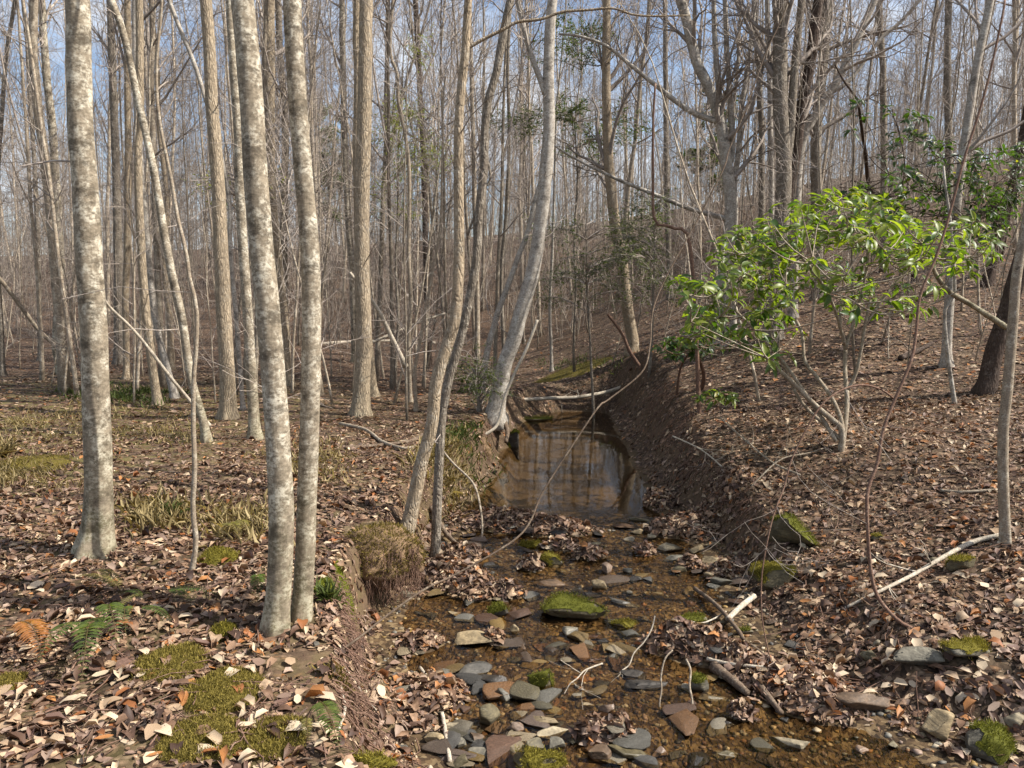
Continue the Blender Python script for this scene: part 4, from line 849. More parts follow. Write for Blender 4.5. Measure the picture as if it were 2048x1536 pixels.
S('thin tan slab in the sandy left inlet', 919,1231,46,12, 'tan', 0)
S('wet layered slab at the bottom of the stream', 1260,1506,94,36, 'olive', .2, wet=.8)
S('purple grey cobble near the bottom of the stream', 1319,1506,38,26, 'pink', 0, wet=.7, flat=1.2)
S('long dark layered slab under the leaf jam', 1297,1374,92,20, 'dark', .05, flat=1.5, wet=.3)
S('shorter dark slab on top of the long layered slab', 1268,1352,58,20, 'dark', 0, flat=1.6, wet=.3)
S('grey upright stone with moss under the leaf jam', 1402,1374,38,46, 'grey', 0, GRN, flat=1.5)
S('pale yellow jagged stone on the right leaf shore', 1592,1350,48,28, 'pale', .1, flat=1.2, wet=0)
S('long pale tan slab slanting into the lower right stream', 1579,1486,84,38, 'pale', -.6, wet=.2)
S('black wet cobble in the sandy lower stream', 1447,1448,46,18, 'dark', 0, wet=1.)
S('dark olive stone at the bottom of the sandy stream', 1453,1510,52,24, 'olive', -.2, wet=.6, sunk=.1)
S('large grey layered slab on the right shore', 1825,1312,112,58, 'grey', -.35, wet=0, flat=1.0)
S('grey slab with moss beyond the large layered slab', 1938,1301,114,54, 'grey', .2, GOLD, wet=0)
S('rounded olive stone carrying a small pale stone', 1740,1316,46,34, 'olive', 0, flat=1.3, wet=0)
S('small pale stone perched on the rounded olive stone', 1751,1305,17,15, 'pale', .2, flat=1.4, wet=0, sunk=-1.7)
S('grey brown stone below the rounded olive stone', 1713,1352,36,30, 'brown', 0, flat=1.2)
S('wide brown boulder at the lower right stream edge', 1721,1405,118,56, 'brown', -.1, flat=1.2, wet=.2)
S('tan orange boulder at the lower right', 1874,1455,78,64, 'tan', .1, flat=1.3, wet=0)
S('big mossy grey boulder in the lower right corner', 1982,1478,112,100, 'grey', .1, GRN, flat=1.2, wet=0)
S('little olive stone right of the sandy stream', 1789,1489,28,22, 'olive', 0)
S('mauve cobble right of the sandy stream', 1724,1502,32,26, 'pink', 0, wet=.6)
S('chalky pale rock at the right picture edge', 2032,1440,52,38, 'pale', .2, flat=1.2, wet=0)
S('golden moss rock on the right slope by the grey branch', 1926,1128,66,38, 'olive', .1, GOLD, flat=1.4, wet=0)
S('small golden moss rock left of the larger moss rock', 1866,1120,28,16, 'olive', 0, GOLD, flat=1.4, wet=0)
S('pale tan stone under the dark mossy bank rock', 1610,1096,27,20, 'pale', .4, flat=1.3, wet=0)
S('low moss stone on the right slope behind the crooked stem', 1752,1075,28,14, 'olive', 0, GOLD, flat=1.3, wet=0)
S('dark rock at the left margin of the pool', 1005,966,30,16, 'dark', 0, flat=1.3, wet=.6)
S('black mossy stub of rock jutting from the left pool bank', 1030,892,34,52, 'dark', .2, GRN, flat=1.6, wet=.2)  # a dark stump, made with the stone shape
S('dark lump of rock under the white forked trunk', 1000,846,44,34, 'dark', 0, flat=1.5, wet=.2)  # dark stone shape added in place of the shaded root mass
S('flat mossy shelf of rock at the head of the pool', 1068,843,72,16, 'olive', 0, GRN, flat=1.1, wet=0)
S('round grey stone in the bank soil below the foreground pair', 630,1291,17,15, 'bluegrey', 0, flat=1.5, wet=0)
S('tan rock beside the bright moss under the foreground pair', 675,1215,30,22, 'tan', 0, flat=1.4, wet=0)
S('bright mossy rock cut by the bottom left edge', 735,1528,120,44, 'olive', 0, GOLD, flat=1.3, wet=0)
# the rest of the cobbles
r = np.random.default_rng(5); SM = [make_mesh('stone', rock_shape(r, 2, 13)[0], [ICO[2][1]], mat=M['stone']) for _ in range(14)]
import re
cut = re.compile(r' (in|at|right|left|on|below|above|beside|behind|under|between|near|against|with|cut|slanting|lying|standing|among|half|of|tucked|leaning|beyond|carrying|perched|wedged|by) .*')
short = [cut.sub('', a[0]) for a in STONES]; short = [a if short.count(a) == 1 else ' '.join(STONES[i][0].split()[:11]) for i, a in enumerate(short)]; crow = {}
tn = list(TINT); cnt = 0; tries = 0
while cnt < 250 and tries < 8000:
    tries += 1; px, py = r.uniform(800, 1640), r.uniform(1050, 1536)
    if r.uniform() < .35: px, py = r.uniform(860, 1260), r.uniform(1230, 1536)
    g = hit(px, py); wz = float(water_z(g[1]))
    if not (-.12 < g[2]-wz < .07) or noise2(np.array([g[0]]), np.array([g[1]]), 3.2, 20)[0]+.35*r.normal() < -.05: continue
    s = r.uniform(.022, .06)*(1.6 if r.uniform() < .25 else 1); k = tn[int(r.integers(len(tn)))]
    o = link('cobble', SM[int(r.integers(14))], loc=(g[0], g[1], g[2]+s*.22), rz=r.uniform(0, 6.28), scale=(s*r.uniform(1.0, 1.9), s, s*r.uniform(.22, .5)))
    q = min(range(len(STONES)), key=lambda a: (STONES[a][1]-px)**2+((STONES[a][2]-py)*1.6)**2); kw = {'bluegrey': 'dull grey', 'pale': 'pale tan'}.get(k, k)
    tag(o, '', 'stone', 'small cobbles of the stream bed'); crow.setdefault((kw, q, 'left' if px < STONES[q][1] else 'right'), []).append((abs(px-STONES[q][1]), o.name, o))
    kk_ = r.uniform(.32, .75); o['tint'] = [float(v)*kk_ for v in TINT[k]]; o['wet'] = float(r.uniform(.2, .9)); cnt += 1
for (kw, q, sd), lst in crow.items():
    for i, (_, _, o) in enumerate(sorted(lst, key=lambda a: a[:2])): o['label'] = 'small %s cobble%s %s of %s' % (kw, ', '+['first', 'second', 'third', 'fourth', 'fifth', 'sixth', 'seventh', 'eighth'][min(i, 7)] if len(lst) > 1 else ' just', sd, short[q]); o['label'] = ' '.join(o['label'].split()[:16])
def gravel():
    r = np.random.default_rng(6); mb = MB(); V0, F0 = ICO[0]; n = 3600
    y = 2.4+r.uniform(size=n)**1.5*5; xl, xr = np.interp(y, CH[:, 0], CH[:, 1]), np.interp(y, CH[:, 0], CH[:, 3]); x = xl-.25+(xr-xl+.5)*r.uniform(size=n); z = ground_z(x, y)
    ok = (z-water_z(y)) < .06; x, y, z = x[ok], y[ok], z[ok]; n = len(x); s = r.uniform(.006, .018, n)
    pal = np.array([TINT[k] for k in TINT])[r.integers(0, len(TINT), n)]*r.uniform(.6, 1.2, (n, 1))
    sc = s[:, None, None]*np.stack([r.uniform(.8, 1.5, n), r.uniform(.8, 1.3, n), r.uniform(.4, .8, n)], -1)[:, None]
    V = V0[None]*(1+.2*r.normal(size=(n, len(V0), 1)))*sc+np.stack([x, y, z+s*.1], -1)[:, None]
    F = (F0[None]+(np.arange(n)*len(V0))[:, None, None]).reshape(-1, 3); mb.add(V.reshape(-1, 3), F, np.repeat(pal, len(V0), 0))
    return mb.mesh('gravel', M['litter'])
tag(link('gravel', gravel()), 'fine amber gravel on the shallow stream bed', 'gravel', kind='stuff')

# ------------------------------------------------------------------ fallen leaves
PAL = np.array([(.36, .25, .155), (.25, .155, .095), (.17, .098, .058), (.10, .056, .035), (.055, .030, .020), (.44, .33, .215), (.52, .41, .28), (.22, .145, .105), (.29, .205, .15), (.34, .15, .05), (.25, .095, .032), (.14, .082, .06)])
PW = np.array([.13, .18, .19, .15, .08, .05, .02, .09, .05, .025, .03, .05]); PW = PW/PW.sum()
LT = [leaf_template(c, f, d, 3, sharp=s, blunt=True) for c, f, d, s in [(.10, .35, .0, 1), (.18, .6, .15, .85), (-.10, -.3, -.1, 1.2), (.05, .9, .1, 1), (.25, .2, .3, .9), (-.18, .5, -.25, 1.1)]]
def oak_template(curl):
    u = np.array([0, .28, .66, 1.]); w = np.array([.05, .40, .34, .06]); V = []
    for k in range(4): zz = curl*math.sin(u[k]*3.3); V += [(u[k], -w[k], zz+.35*w[k]*w[k]*2), (u[k], 0, zz), (u[k], w[k], zz+.5*w[k]*w[k]*2)]
    F = [f for k in range(3) for f in ((3*k, 3*k+3, 3*k+4, 3*k+1), (3*k+1, 3*k+4, 3*k+5, 3*k+2))]
    return np.array(V), [np.array(F)]
OT = [oak_template(.12), oak_template(-.15), oak_template(.28)]
def surf_normal(x, y, e=.04):
    zx = (ground_z(x+e, y)-ground_z(x-e, y))/(2*e); zy = (ground_z(x, y+e)-ground_z(x, y-e))/(2*e); return norm(np.stack([-zx, -zy, np.ones_like(zx)], -1))
def leaf_frames(r, x, y, lift, tilt):
    n = len(x); nn = surf_normal(x, y); nn = norm(nn+tilt[:, None]*norm(r.normal(size=(n, 3)))); a = norm(r.normal(size=(n, 3))); U = norm(a-(a*nn).sum(-1, keepdims=True)*nn)
    z = ground_z(x, y)+lift; return np.stack([x, y, z], -1), U, nn
MOSSY = []
for px, py, w, h in [(345,1325,120,95),(450,1385,145,85),(448,1268,52,24),(410,1485,170,75),(550,1480,120,75),(655,1178,52,50),(690,1200,44,34),(438,1122,84,26),(60,930,150,40),(12,1375,60,60),(758,1122,140,110),(560,1330,120,60),(600,1330,130,70),(640,1400,110,110),(600,1470,110,90)]:
    g = hit(px, py); mm_ = g[1]/FPX; MOSSY.append((g[0], g[1], w*mm_/2, min(h*mm_/2/math.sin(math.atan2(CAM_Z-g[2], g[1])), .65*w*mm_)))
for _, px, py, w, h in STONES:
    if w > 55:
        g = hit(px, py+h*.3); mm_ = g[1]/FPX; MOSSY.append((g[0], g[1], w*mm_*.55, w*mm_*.42))
def leaf_litter():
    r = np.random.default_rng(8); mb = MB(); N = 172000
    yy = np.linspace(2.0, 30, 400); pdf = np.minimum(2100, 44000/yy**2)*yy; cdf = np.cumsum(pdf)/pdf.sum(); y = np.interp(r.uniform(size=N), cdf, yy); x = r.uniform(-.78, .78, N)*(y+.5)
    z = ground_z(x, y); xl, xr = np.interp(y, CH[:, 0], CH[:, 1]), np.interp(y, CH[:, 0], CH[:, 3])
    inchan = (x > xl-.15) & (x < xr+.15) & (y < 14.5); over = z-water_z(y)
    nm = surf_normal(x, y); steep = nm[:, 2] < .72
    patch = noise2(x, y, .9, 9)+.5*noise2(x, y, 2.5, 10)
    keep = np.where(inchan, over > .02, True) & ~(steep & (r.uniform(size=N) < np.where(x > .6, .12, .08)))
    for mx_, my_, ma, mb_ in MOSSY: keep &= ~((((x-mx_)/ma)**2+((y-my_)/mb_)**2 < 1) & (r.uniform(size=N) < .8))
    bare = (x < -1.2) & (patch > .15); keep &= ~(bare & (r.uniform(size=N) < .55))
    x, y = x[keep], y[keep]
    for hx, hy, rx, ry, hh in HEAPS:         # extra leaves heaped in the jams
        n = int(5200*rx*ry/.1*.5)+220; ax = hx+r.normal(size=n)*rx*.65; ay = hy+r.normal(size=n)*ry*.65
        ok = ground_z(ax, ay)-water_z(ay) > .0; x = np.r_[x, ax[ok]]; y = np.r_[y, ay[ok]]
    heaped = np.zeros(len(x))
    for hx, hy, rx, ry, hh in HEAPS: heaped += np.exp(-((x-hx)/rx)**2-((y-hy)/ry)**2)
    heaped = np.clip(heaped, 0, 1)
    kind = r.integers(0, 9, len(x)); far = y > 9
    for k in range(9):
        tv, tf = (LT[k] if k < 6 else OT[k-6])
        for fr in (False, True):
            s = (kind == k) & (far == fr)
            if not s.any(): continue
            xs, ys, hp = x[s], y[s], heaped[s]; n = len(xs)
            tilt = np.abs(r.normal(0, .20, n))+(r.uniform(size=n) < .12)*r.uniform(.2, .7, n)+hp*.35; pos, U, nn = leaf_frames(r, xs, ys, r.uniform(.001, .014, n)+hp*r.uniform(0, .05, n), tilt)
            Ln = (.016+.060*r.uniform(size=n)**2.2)*(1.1 if k >= 6 else 1)*np.where(ys > 9, 1.35, 1); Wd = Ln*(r.uniform(.6, .95, n) if k >= 6 else r.uniform(.26, .62, n))
            T, tfx = (tv, tf) if not fr else diamond()
            if not fr:
                T = np.broadcast_to(T, (n,)+T.shape).copy(); T[:, :, 2] *= .15+1.6*r.uniform(size=(n, 1))**1.8; T += r.normal(0, .035, T.shape)
            V, F, m = scatter_shape(T, tfx, pos-U*Ln[:, None]*.5, U, nn, Ln, Wd)
            C = PAL[r.choice(len(PAL), n, p=PW)]*r.uniform(.75, 1.25, (n, 1))
            mb.add(V, F, np.repeat(C, m, 0))
    return mb.mesh('leaf_litter', M['litter'])
tag(link('leaf_litter', leaf_litter()), 'dry brown fallen leaves covering the woodland floor', 'leaves', kind='stuff')
# the largest fallen leaves, one by one
r = np.random.default_rng(9); LM = []
for k in range(36):
    tv, tf = (LT+OT)[k % 9]; tv = tv.copy(); tv[:, 2] *= r.uniform(.2, 1.2); tv[:, 2] += r.normal(0, .02, len(tv)); tv = tv-np.array([.5, 0, 0])
    tv[:, 1] *= .85 if k % 9 >= 6 else r.uniform(.4, .6); LM.append(make_mesh('fallen_leaf', tv, tf, cols=np.tile(PAL[(k*5+k//9) % 12 if k % 4 else 6], (len(tv), 1)), mat=M['litter']))
from mathutils import Matrix
cnt = 0
while cnt < 300:
    px, py = r.uniform(0, 2048), 1060+476*r.uniform()**.7
    g = hit(px, py); 
    if g[2] < water_z(g[1])+.02 or surf_normal(g[0:1], g[1:2])[0, 2] < .6: continue
    pos, U, nn = leaf_frames(r, g[0:1], g[1:2], .022, np.array([abs(r.normal(0, .2))])); Sx = np.cross(nn[0], U[0]); s = r.uniform(.05, .09)
    o = link('fallen_leaf', LM[cnt % 36], GROUND); mt = Matrix(((U[0][0], Sx[0], nn[0][0], pos[0][0]), (U[0][1], Sx[1], nn[0][1], pos[0][1]), (U[0][2], Sx[2], nn[0][2], pos[0][2]), (0, 0, 0, 1)))
    o.matrix_local = mt @ Matrix.Scale(s, 4); cnt += 1
def twig_litter():
    r = np.random.default_rng(10); n = 1700; y = np.exp(r.uniform(math.log(2.6), math.log(20), n)); x = r.uniform(-.75, .75, n)*y
    ok = ground_z(x, y)-water_z(y) > .03; x, y = x[ok], y[ok]; n = len(x); Ln = r.uniform(.06, .45, n); a = r.uniform(0, 6.28, n); P = np.zeros((n, 5, 3))
    for j in range(5):
        t = (j/4-.5)*Ln; P[:, j, 0] = x+np.cos(a)*t+r.normal(0, .012, n)*Ln/.3; P[:, j, 1] = y+np.sin(a)*t+r.normal(0, .012, n)*Ln/.3
        P[:, j, 2] = ground_z(P[:, j, 0], P[:, j, 1])+.015+r.uniform(0, .02, n)
    R = r.uniform(.0012, .004, n)[:, None]*np.linspace(1.2, .6, 5)[None]; V, F = tubes(P, R, 3, False); return make_mesh('twig_litter', V, F, mat=M['redstem'])
tag(link('twig_litter', twig_litter()), 'small dead twigs strewn over the fallen leaves', 'twigs', kind='stuff')

# ------------------------------------------------------------------ moss, sod, ferns, grass
def moss_cushion(label, px, py, w, h, pal, height=.04, n=2600, name='moss_cushion', size=.018):
    r = np.random.default_rng(int(px+py)); g = hit(px, py); m = g[1]/FPX; rx = w*m/2; el = math.atan2(CAM_Z-g[2], g[1]); ry = min(h*m/2/math.sin(el), 1.3*rx)
    k = 22; a = np.linspace(0, 2*math.pi, 28, endpoint=False); rr = np.linspace(0, 1, 12); edge = 1+.22*noise3(np.stack([np.cos(a)*1.7+px, np.sin(a)*1.7, a*0], -1))
    X = g[0]+rx*rr[:, None]*(np.cos(a)*edge)[None]; Yv = g[1]+ry*rr[:, None]*(np.sin(a)*edge)[None]
    Z = ground_z(X, Yv)+height*(1-rr[:, None]**2.2)*(1+.35*noise2(X, Yv, 16., 12))+.004-.012*(rr[:, None] > .98); V = np.stack([X, Yv, Z], -1).reshape(-1, 3)-g
    I = np.arange(12*28).reshape(12, 28); q = np.stack([I[:-1], I[1:], np.roll(I, -1, 1)[1:], np.roll(I, -1, 1)[:-1]], -1).reshape(-1, 4)
    mb = MB(); mb.add(V, q, np.array(pal[0])*.75+np.array(pal[1])*.2)
    t = r.uniform(size=n)**.5; b = r.uniform(0, 6.28, n); e = np.interp(b, np.r_[a, 6.2832], np.r_[edge, edge[0]]); x = g[0]+rx*t*np.cos(b)*e; y = g[1]+ry*t*np.sin(b)*e
    z = ground_z(x, y)+height*(1-t**2.2)*(1+.35*noise2(x, y, 16., 12))+.004; p = np.stack([x, y, z], -1)-g
    Vt, Ft, Ct = moss_tufts(r, p, np.tile(surf_normal(np.array([g[0]]), np.array([g[1]])), (n, 1)), n, size, *pal); mb.add(Vt, Ft, Ct)
    o = link(name, mb.mesh(name, M['moss']), loc=g); return tag(o, label, 'moss')
DRYM = ((.10, .08, .02), (.34, .27, .07)); LIME = ((.10, .12, .015), (.34, .36, .05))
moss_cushion('broad olive moss mat left of the foreground bank edge', 345, 1325, 135, 105, DRYM, .025, 5200)
moss_cushion('olive moss mat below the broad one at the bank lip', 450, 1385, 160, 95, DRYM, .025, 5600)
moss_cushion('small round moss tuft left of the foreground pair', 448, 1268, 52, 24, GOLD, .035, 1300)
moss_cushion('dark moss on the bank face at the bottom left', 410, 1485, 190, 85, DRYM, .02, 4500)
moss_cushion('brown green moss at the bottom of the left bank', 550, 1480, 130, 85, DRYM, .02, 3600)
moss_cushion('lime moss patch at the right foot of the foreground pair', 655, 1178, 52, 50, LIME, .03, 2000)
moss_cushion('yellow green moss bank at the foot of the slim pair trunk', 690, 1200, 44, 34, LIME, .03, 1500)
moss_cushion('mossy ledge above the dark hole behind the crooked sapling', 438, 1122, 84, 26, GOLD, .06, 1800)
moss_cushion('thin moss on the bank left of the crooked sapling', 60, 930, 150, 40, DRYM, .03, 2600)
moss_cushion('moss at the left picture edge in the foreground', 12, 1375, 60, 60, DRYM, .035, 1500)
moss_cushion('moss on the bar behind the pool', 1150, 745, 150, 22, DRYM, .05, 1500, size=.03)

def sod(label, px, py, w, h, Y, thick=.16, n=4200):
    r = np.random.default_rng(int(px)); c = at(px, py, Y); rx = w*Y/FPX/2; V, F = ICO[4]; V = V*(1+.18*noise3(V*2.5+3)+.10*noise3(V*6+3)+.05*noise3(V*14))[:, None]
    V = V*np.array([rx, rx*.75, thick]); V[:, 2] -= .35*np.maximum(-V[:, 1], 0)**1.2
    root = link('sod_clump', None, loc=c); root.empty_display_size = .1; tag(root, label, 'sod')
    link('soil', make_mesh('soil', V, [F], mat=M['soil']), root)
    up = V[:, 2] > -.3*thick; nn = norm(V/np.array([rx, rx*.75, thick])**2); mb = MB()
    fc = V[up]; Vt, Ft, Ct = moss_tufts(r, fc, nn[up], n, .028, (.08, .06, .018), (.26, .20, .055)); mb.add(Vt, Ft, Ct); link('moss', mb.mesh('moss', M['moss']), root)
    k = 420; b = r.uniform(math.pi*.95, 2.1*math.pi, k); st = np.stack([rx*np.cos(b)*r.uniform(.75, 1.02, k), rx*.75*np.sin(b)*r.uniform(.75, 1.05, k), r.uniform(-.7, .5, k)*thick], -1); P = np.zeros((k, 5, 3)); Ln = r.uniform(.05, .22, k)
    for j in range(5): P[:, j] = st+np.stack([r.normal(0, .006, k)*j, -.03*np.sqrt(j/4+.01)+r.normal(0, .006, k)*j, -Ln*j/4], -1)
    V2, F2 = tubes(P, np.tile(np.linspace(.0028, .001, 5), (k, 1))*r.uniform(.6, 1.5, (k, 1)), 3, False); link('roots', make_mesh('roots', V2, F2, mat=M['redstem']), root)['kind'] = 'stuff'
sod('overhanging shaggy sod with hanging roots below the leaning trunk', 758, 1112, 172, 120, 5.05, .19, 6500)
sod('shaggy root mat on the left bank face below the foreground pair', 655, 1400, 90, 120, 3.25, .13, 2600)
sod('root matted bank edge left of the pool', 925, 905, 110, 80, 8.9, .22, 2600)

def hanging_roots():
    r = np.random.default_rng(12); n = 900; y = np.r_[r.uniform(3.0, 4.3, 300), r.uniform(6, 11.5, 600)]; side = np.r_[np.zeros(300), (r.uniform(size=600) < .75)].astype(int)
    xl, xtl, xr, xtr = (np.interp(y, CH[:, 0], CH[:, k]) for k in (1, 2, 3, 4)); t = r.uniform(.55, 1.0, n); x = np.where(side == 0, xl+(xtl-xl)*t, xr+(xtr-xr)*t); z = ground_z(x, y)
    dx = np.where(side == 0, .09, -.09); P = np.zeros((n, 5, 3)); Ln = r.uniform(.06, .28, n)
    for j in range(5): P[:, j] = np.stack([x+dx*(j/4)**.5*r.uniform(.6, 1.4, n)+r.normal(0, .008, n)*j, y+r.normal(0, .012, n)*j, z-Ln*j/4+.02], -1)
    V, F = tubes(P, np.tile(np.linspace(.003, .001, 5), (n, 1))*r.uniform(.5, 1.6, (n, 1)), 3, False); return make_mesh('hanging_roots', V, F, mat=M['redstem'])
tag(link('hanging_roots', hanging_roots()), 'fine roots hanging out of the cut stream banks', 'roots', kind='stuff')

def frond_mesh(r, length, c1, c2, arch, npair=22, wid=.13):
    n = 12; t = np.linspace(0, 1, n); P = np.stack([t*length, .03*length*np.sin(t*3+r.uniform(0, 6)), arch*length*np.sin(t*math.pi*.85)-.15*arch*length*t], -1)
    mb = MB(); V, F = tubes(P[None], np.linspace(.0028, .0008, n)[None], 4, False); mb.add(V, F, np.array((.16, .12, .05)))
    tt = np.repeat(np.linspace(.10, .985, npair), 2); sd = np.tile([-1., 1.], npair); q = np.stack([np.interp(tt, t, P[:, k]) for k in range(3)], -1)
    tg = norm(np.stack([np.interp(tt, t, np.gradient(P[:, k])) for k in range(3)], -1)); side = norm(np.cross(np.array([0, 0, 1.]), tg))*sd[:, None]
    Ln = wid*length*np.minimum(1, (1.02-tt)*2.1)**.8*np.clip(tt/.15, .55, 1)*r.uniform(.9, 1.1, len(tt)); d = norm(side*1.0+tg*.28+np.array([0, 0, -.12])+r.normal(size=(len(tt), 3))*.05)
    tv, tf = leaf_template(.04, .15, .08, 3, sharp=.7); V, F, m = scatter_shape(tv, tf, q, d, np.cross(d, tg)*sd[:, None]*-1+np.array([0, 0, .6]), Ln, Ln*.27)
    k = r.uniform(0, 1, (len(tt), 1)); mb.add(V, F, np.repeat(np.array(c1)*(1-k)+np.array(c2)*k, m, 0)); return mb.mesh('frond', M['green'])
FG = ((.055, .08, .02), (.11, .14, .035)); FD = ((.13, .12, .04), (.24, .20, .07)); FB = ((.30, .12, .04), (.38, .17, .06))
def fern(label, fronds):
    ends = [hit(*f[0]) for f in fronds]; base = np.mean(ends, 0); base[2] = ground_z(base[0:1], base[1:2])[0]
    root = link('fern', None, loc=base); root.empty_display_size = .1; tag(root, label, 'fern')
    for j, ((a, b, c, arch), e) in enumerate(zip(fronds, ends)):
        r = np.random.default_rng(int(a[0]+b[1])); e2 = hit(*b); e = e+np.array([0, 0, .07]); e2 = e2+(e2-e)*.18+np.array([0, 0, .09]); Ln = np.linalg.norm(e2-e); me = frond_mesh(r, Ln, *c, arch)
        x = norm(e2-e); up = np.array([0, 0, 1.]); yv = norm(np.cross(up, x)); zv = np.cross(x, yv); p = e-base
        o = link('frond', me, root); o.matrix_local = Matrix(((x[0], yv[0], zv[0], p[0]), (x[1], yv[1], zv[1], p[1]), (x[2], yv[2], zv[2], p[2]), (0, 0, 0, 1)))
fern('large fern with drooping dark fronds in the left foreground', [((205,1262),(202,1292),FG,.1), ((212,1272),(178,1358),FG,.3), ((225,1255),(232,1342),FG,.35), ((245,1250),(256,1300),FG,.3), ((190,1280),(92,1362),FG,.3), ((200,1290),(165,1405),FG,.3), ((230,1248),(296,1225),FD,.2)])
fern('yellowed fern frond cluster above the large fern', [((245,1204),(165,1192),FD,.2), ((240,1206),(200,1178),FD,.15), ((255,1212),(282,1232),FG,.2)])
fern('single short fern frond on the leaves left of the pair', [((285,1240),(334,1272),FG,.12)])
fern('dead orange fern frond at the far left foreground', [((38,1272),(82,1350),FB,.12)])
fern('small fern at the left foot of the foreground pair', [((524,1180),(505,1222),FG,.25), ((523,1182),(520,1228),FG,.2)])
fern('low dark fern lying left of the foreground pair', [((330,1208),(424,1218),FG,.1), ((340,1206),(380,1230),FG,.1)])
fern('dark fern frond on the bank lip at the bottom', [((634,1438),(680,1532),FG,.15), ((615,1470),(620,1520),FD,.15)])
fern('small brown fern near the mossy ledge', [((452,1072),(476,1100),FD,.2), ((470,1066),(500,1090),FD,.2)])

def grass_patch(name, label, regions, kind=None):
    r = np.random.default_rng(len(label)); mb = MB(); tv, tf = leaf_template(.0, .3, .35, 3, sharp=.6)
    for px, py, w, h, n, c1, c2, L0, L1 in regions:
        xs = px+w/2*r.normal(size=n)*.6; ys = py+h/2*r.normal(size=n)*.6; p = []
        q = np.array([hit(a, b) for a, b in zip(xs[:40], ys[:40])]); k = r.integers(0, len(q), n); sp = .10 if w > 1 else .02; x = q[k, 0]+r.normal(0, sp, n); y = q[k, 1]+r.normal(0, sp, n); z = ground_z(x, y)
        d = norm(r.normal(size=(n, 3))*np.array([.5, .5, .15])+np.array([0, 0, .75])); L_ = r.uniform(L0, L1, n); V, F, m = scatter_shape(tv, tf, np.stack([x, y, z], -1), d, norm(r.normal(size=(n, 3))), L_, np.full(n, .0024)*r.uniform(.7, 1.4, n))
        t = r.uniform(0, 1, (n, 1)); mb.add(V, F, np.repeat(np.array(c1)*(1-t)+np.array(c2)*t, m, 0))
    return tag(link(name, mb.mesh(name, M['grass'])), label, 'grass', kind=kind)
DG = ((.22, .165, .07), (.44, .35, .18)); GG = ((.06, .085, .02), (.15, .18, .05))
grass_patch('grass', 'thin dry grass on the flat left wood floor', [(900,930,70,90,700,*DG,.05,.16),(935,880,60,50,500,*GG,.05,.14),(60,850,300,90,1300,*DG,.03,.10),(300,860,220,70,800,*DG,.03,.10),(30,960,160,60,800,*DG,.03,.11),(330,1030,120,50,500,*DG,.05,.16),(240,790,200,40,900,*GG,.06,.16),(480,1050,140,60,500,*DG,.05,.14),(620,930,160,80,700,*DG,.04,.12),(870,960,60,120,500,*DG,.05,.15),(960,760,80,60,400,*GG,.06,.2),(1150,730,160,30,500,*GG,.05,.12)], 'stuff')
grass_patch('grass_tuft', 'bright green grass tuft by the foot of the pair', [(658,1200,1,1,70,*GG,.06,.15)])
grass_patch('grass_tuft', 'green grass tuft beside the crooked sapling', [(345,1035,1,1,60,*GG,.06,.16)])
grass_patch('grass_tuft', 'pale grass tuft at the left picture edge', [(5,915,1,1,120,*DG,.08,.24)])

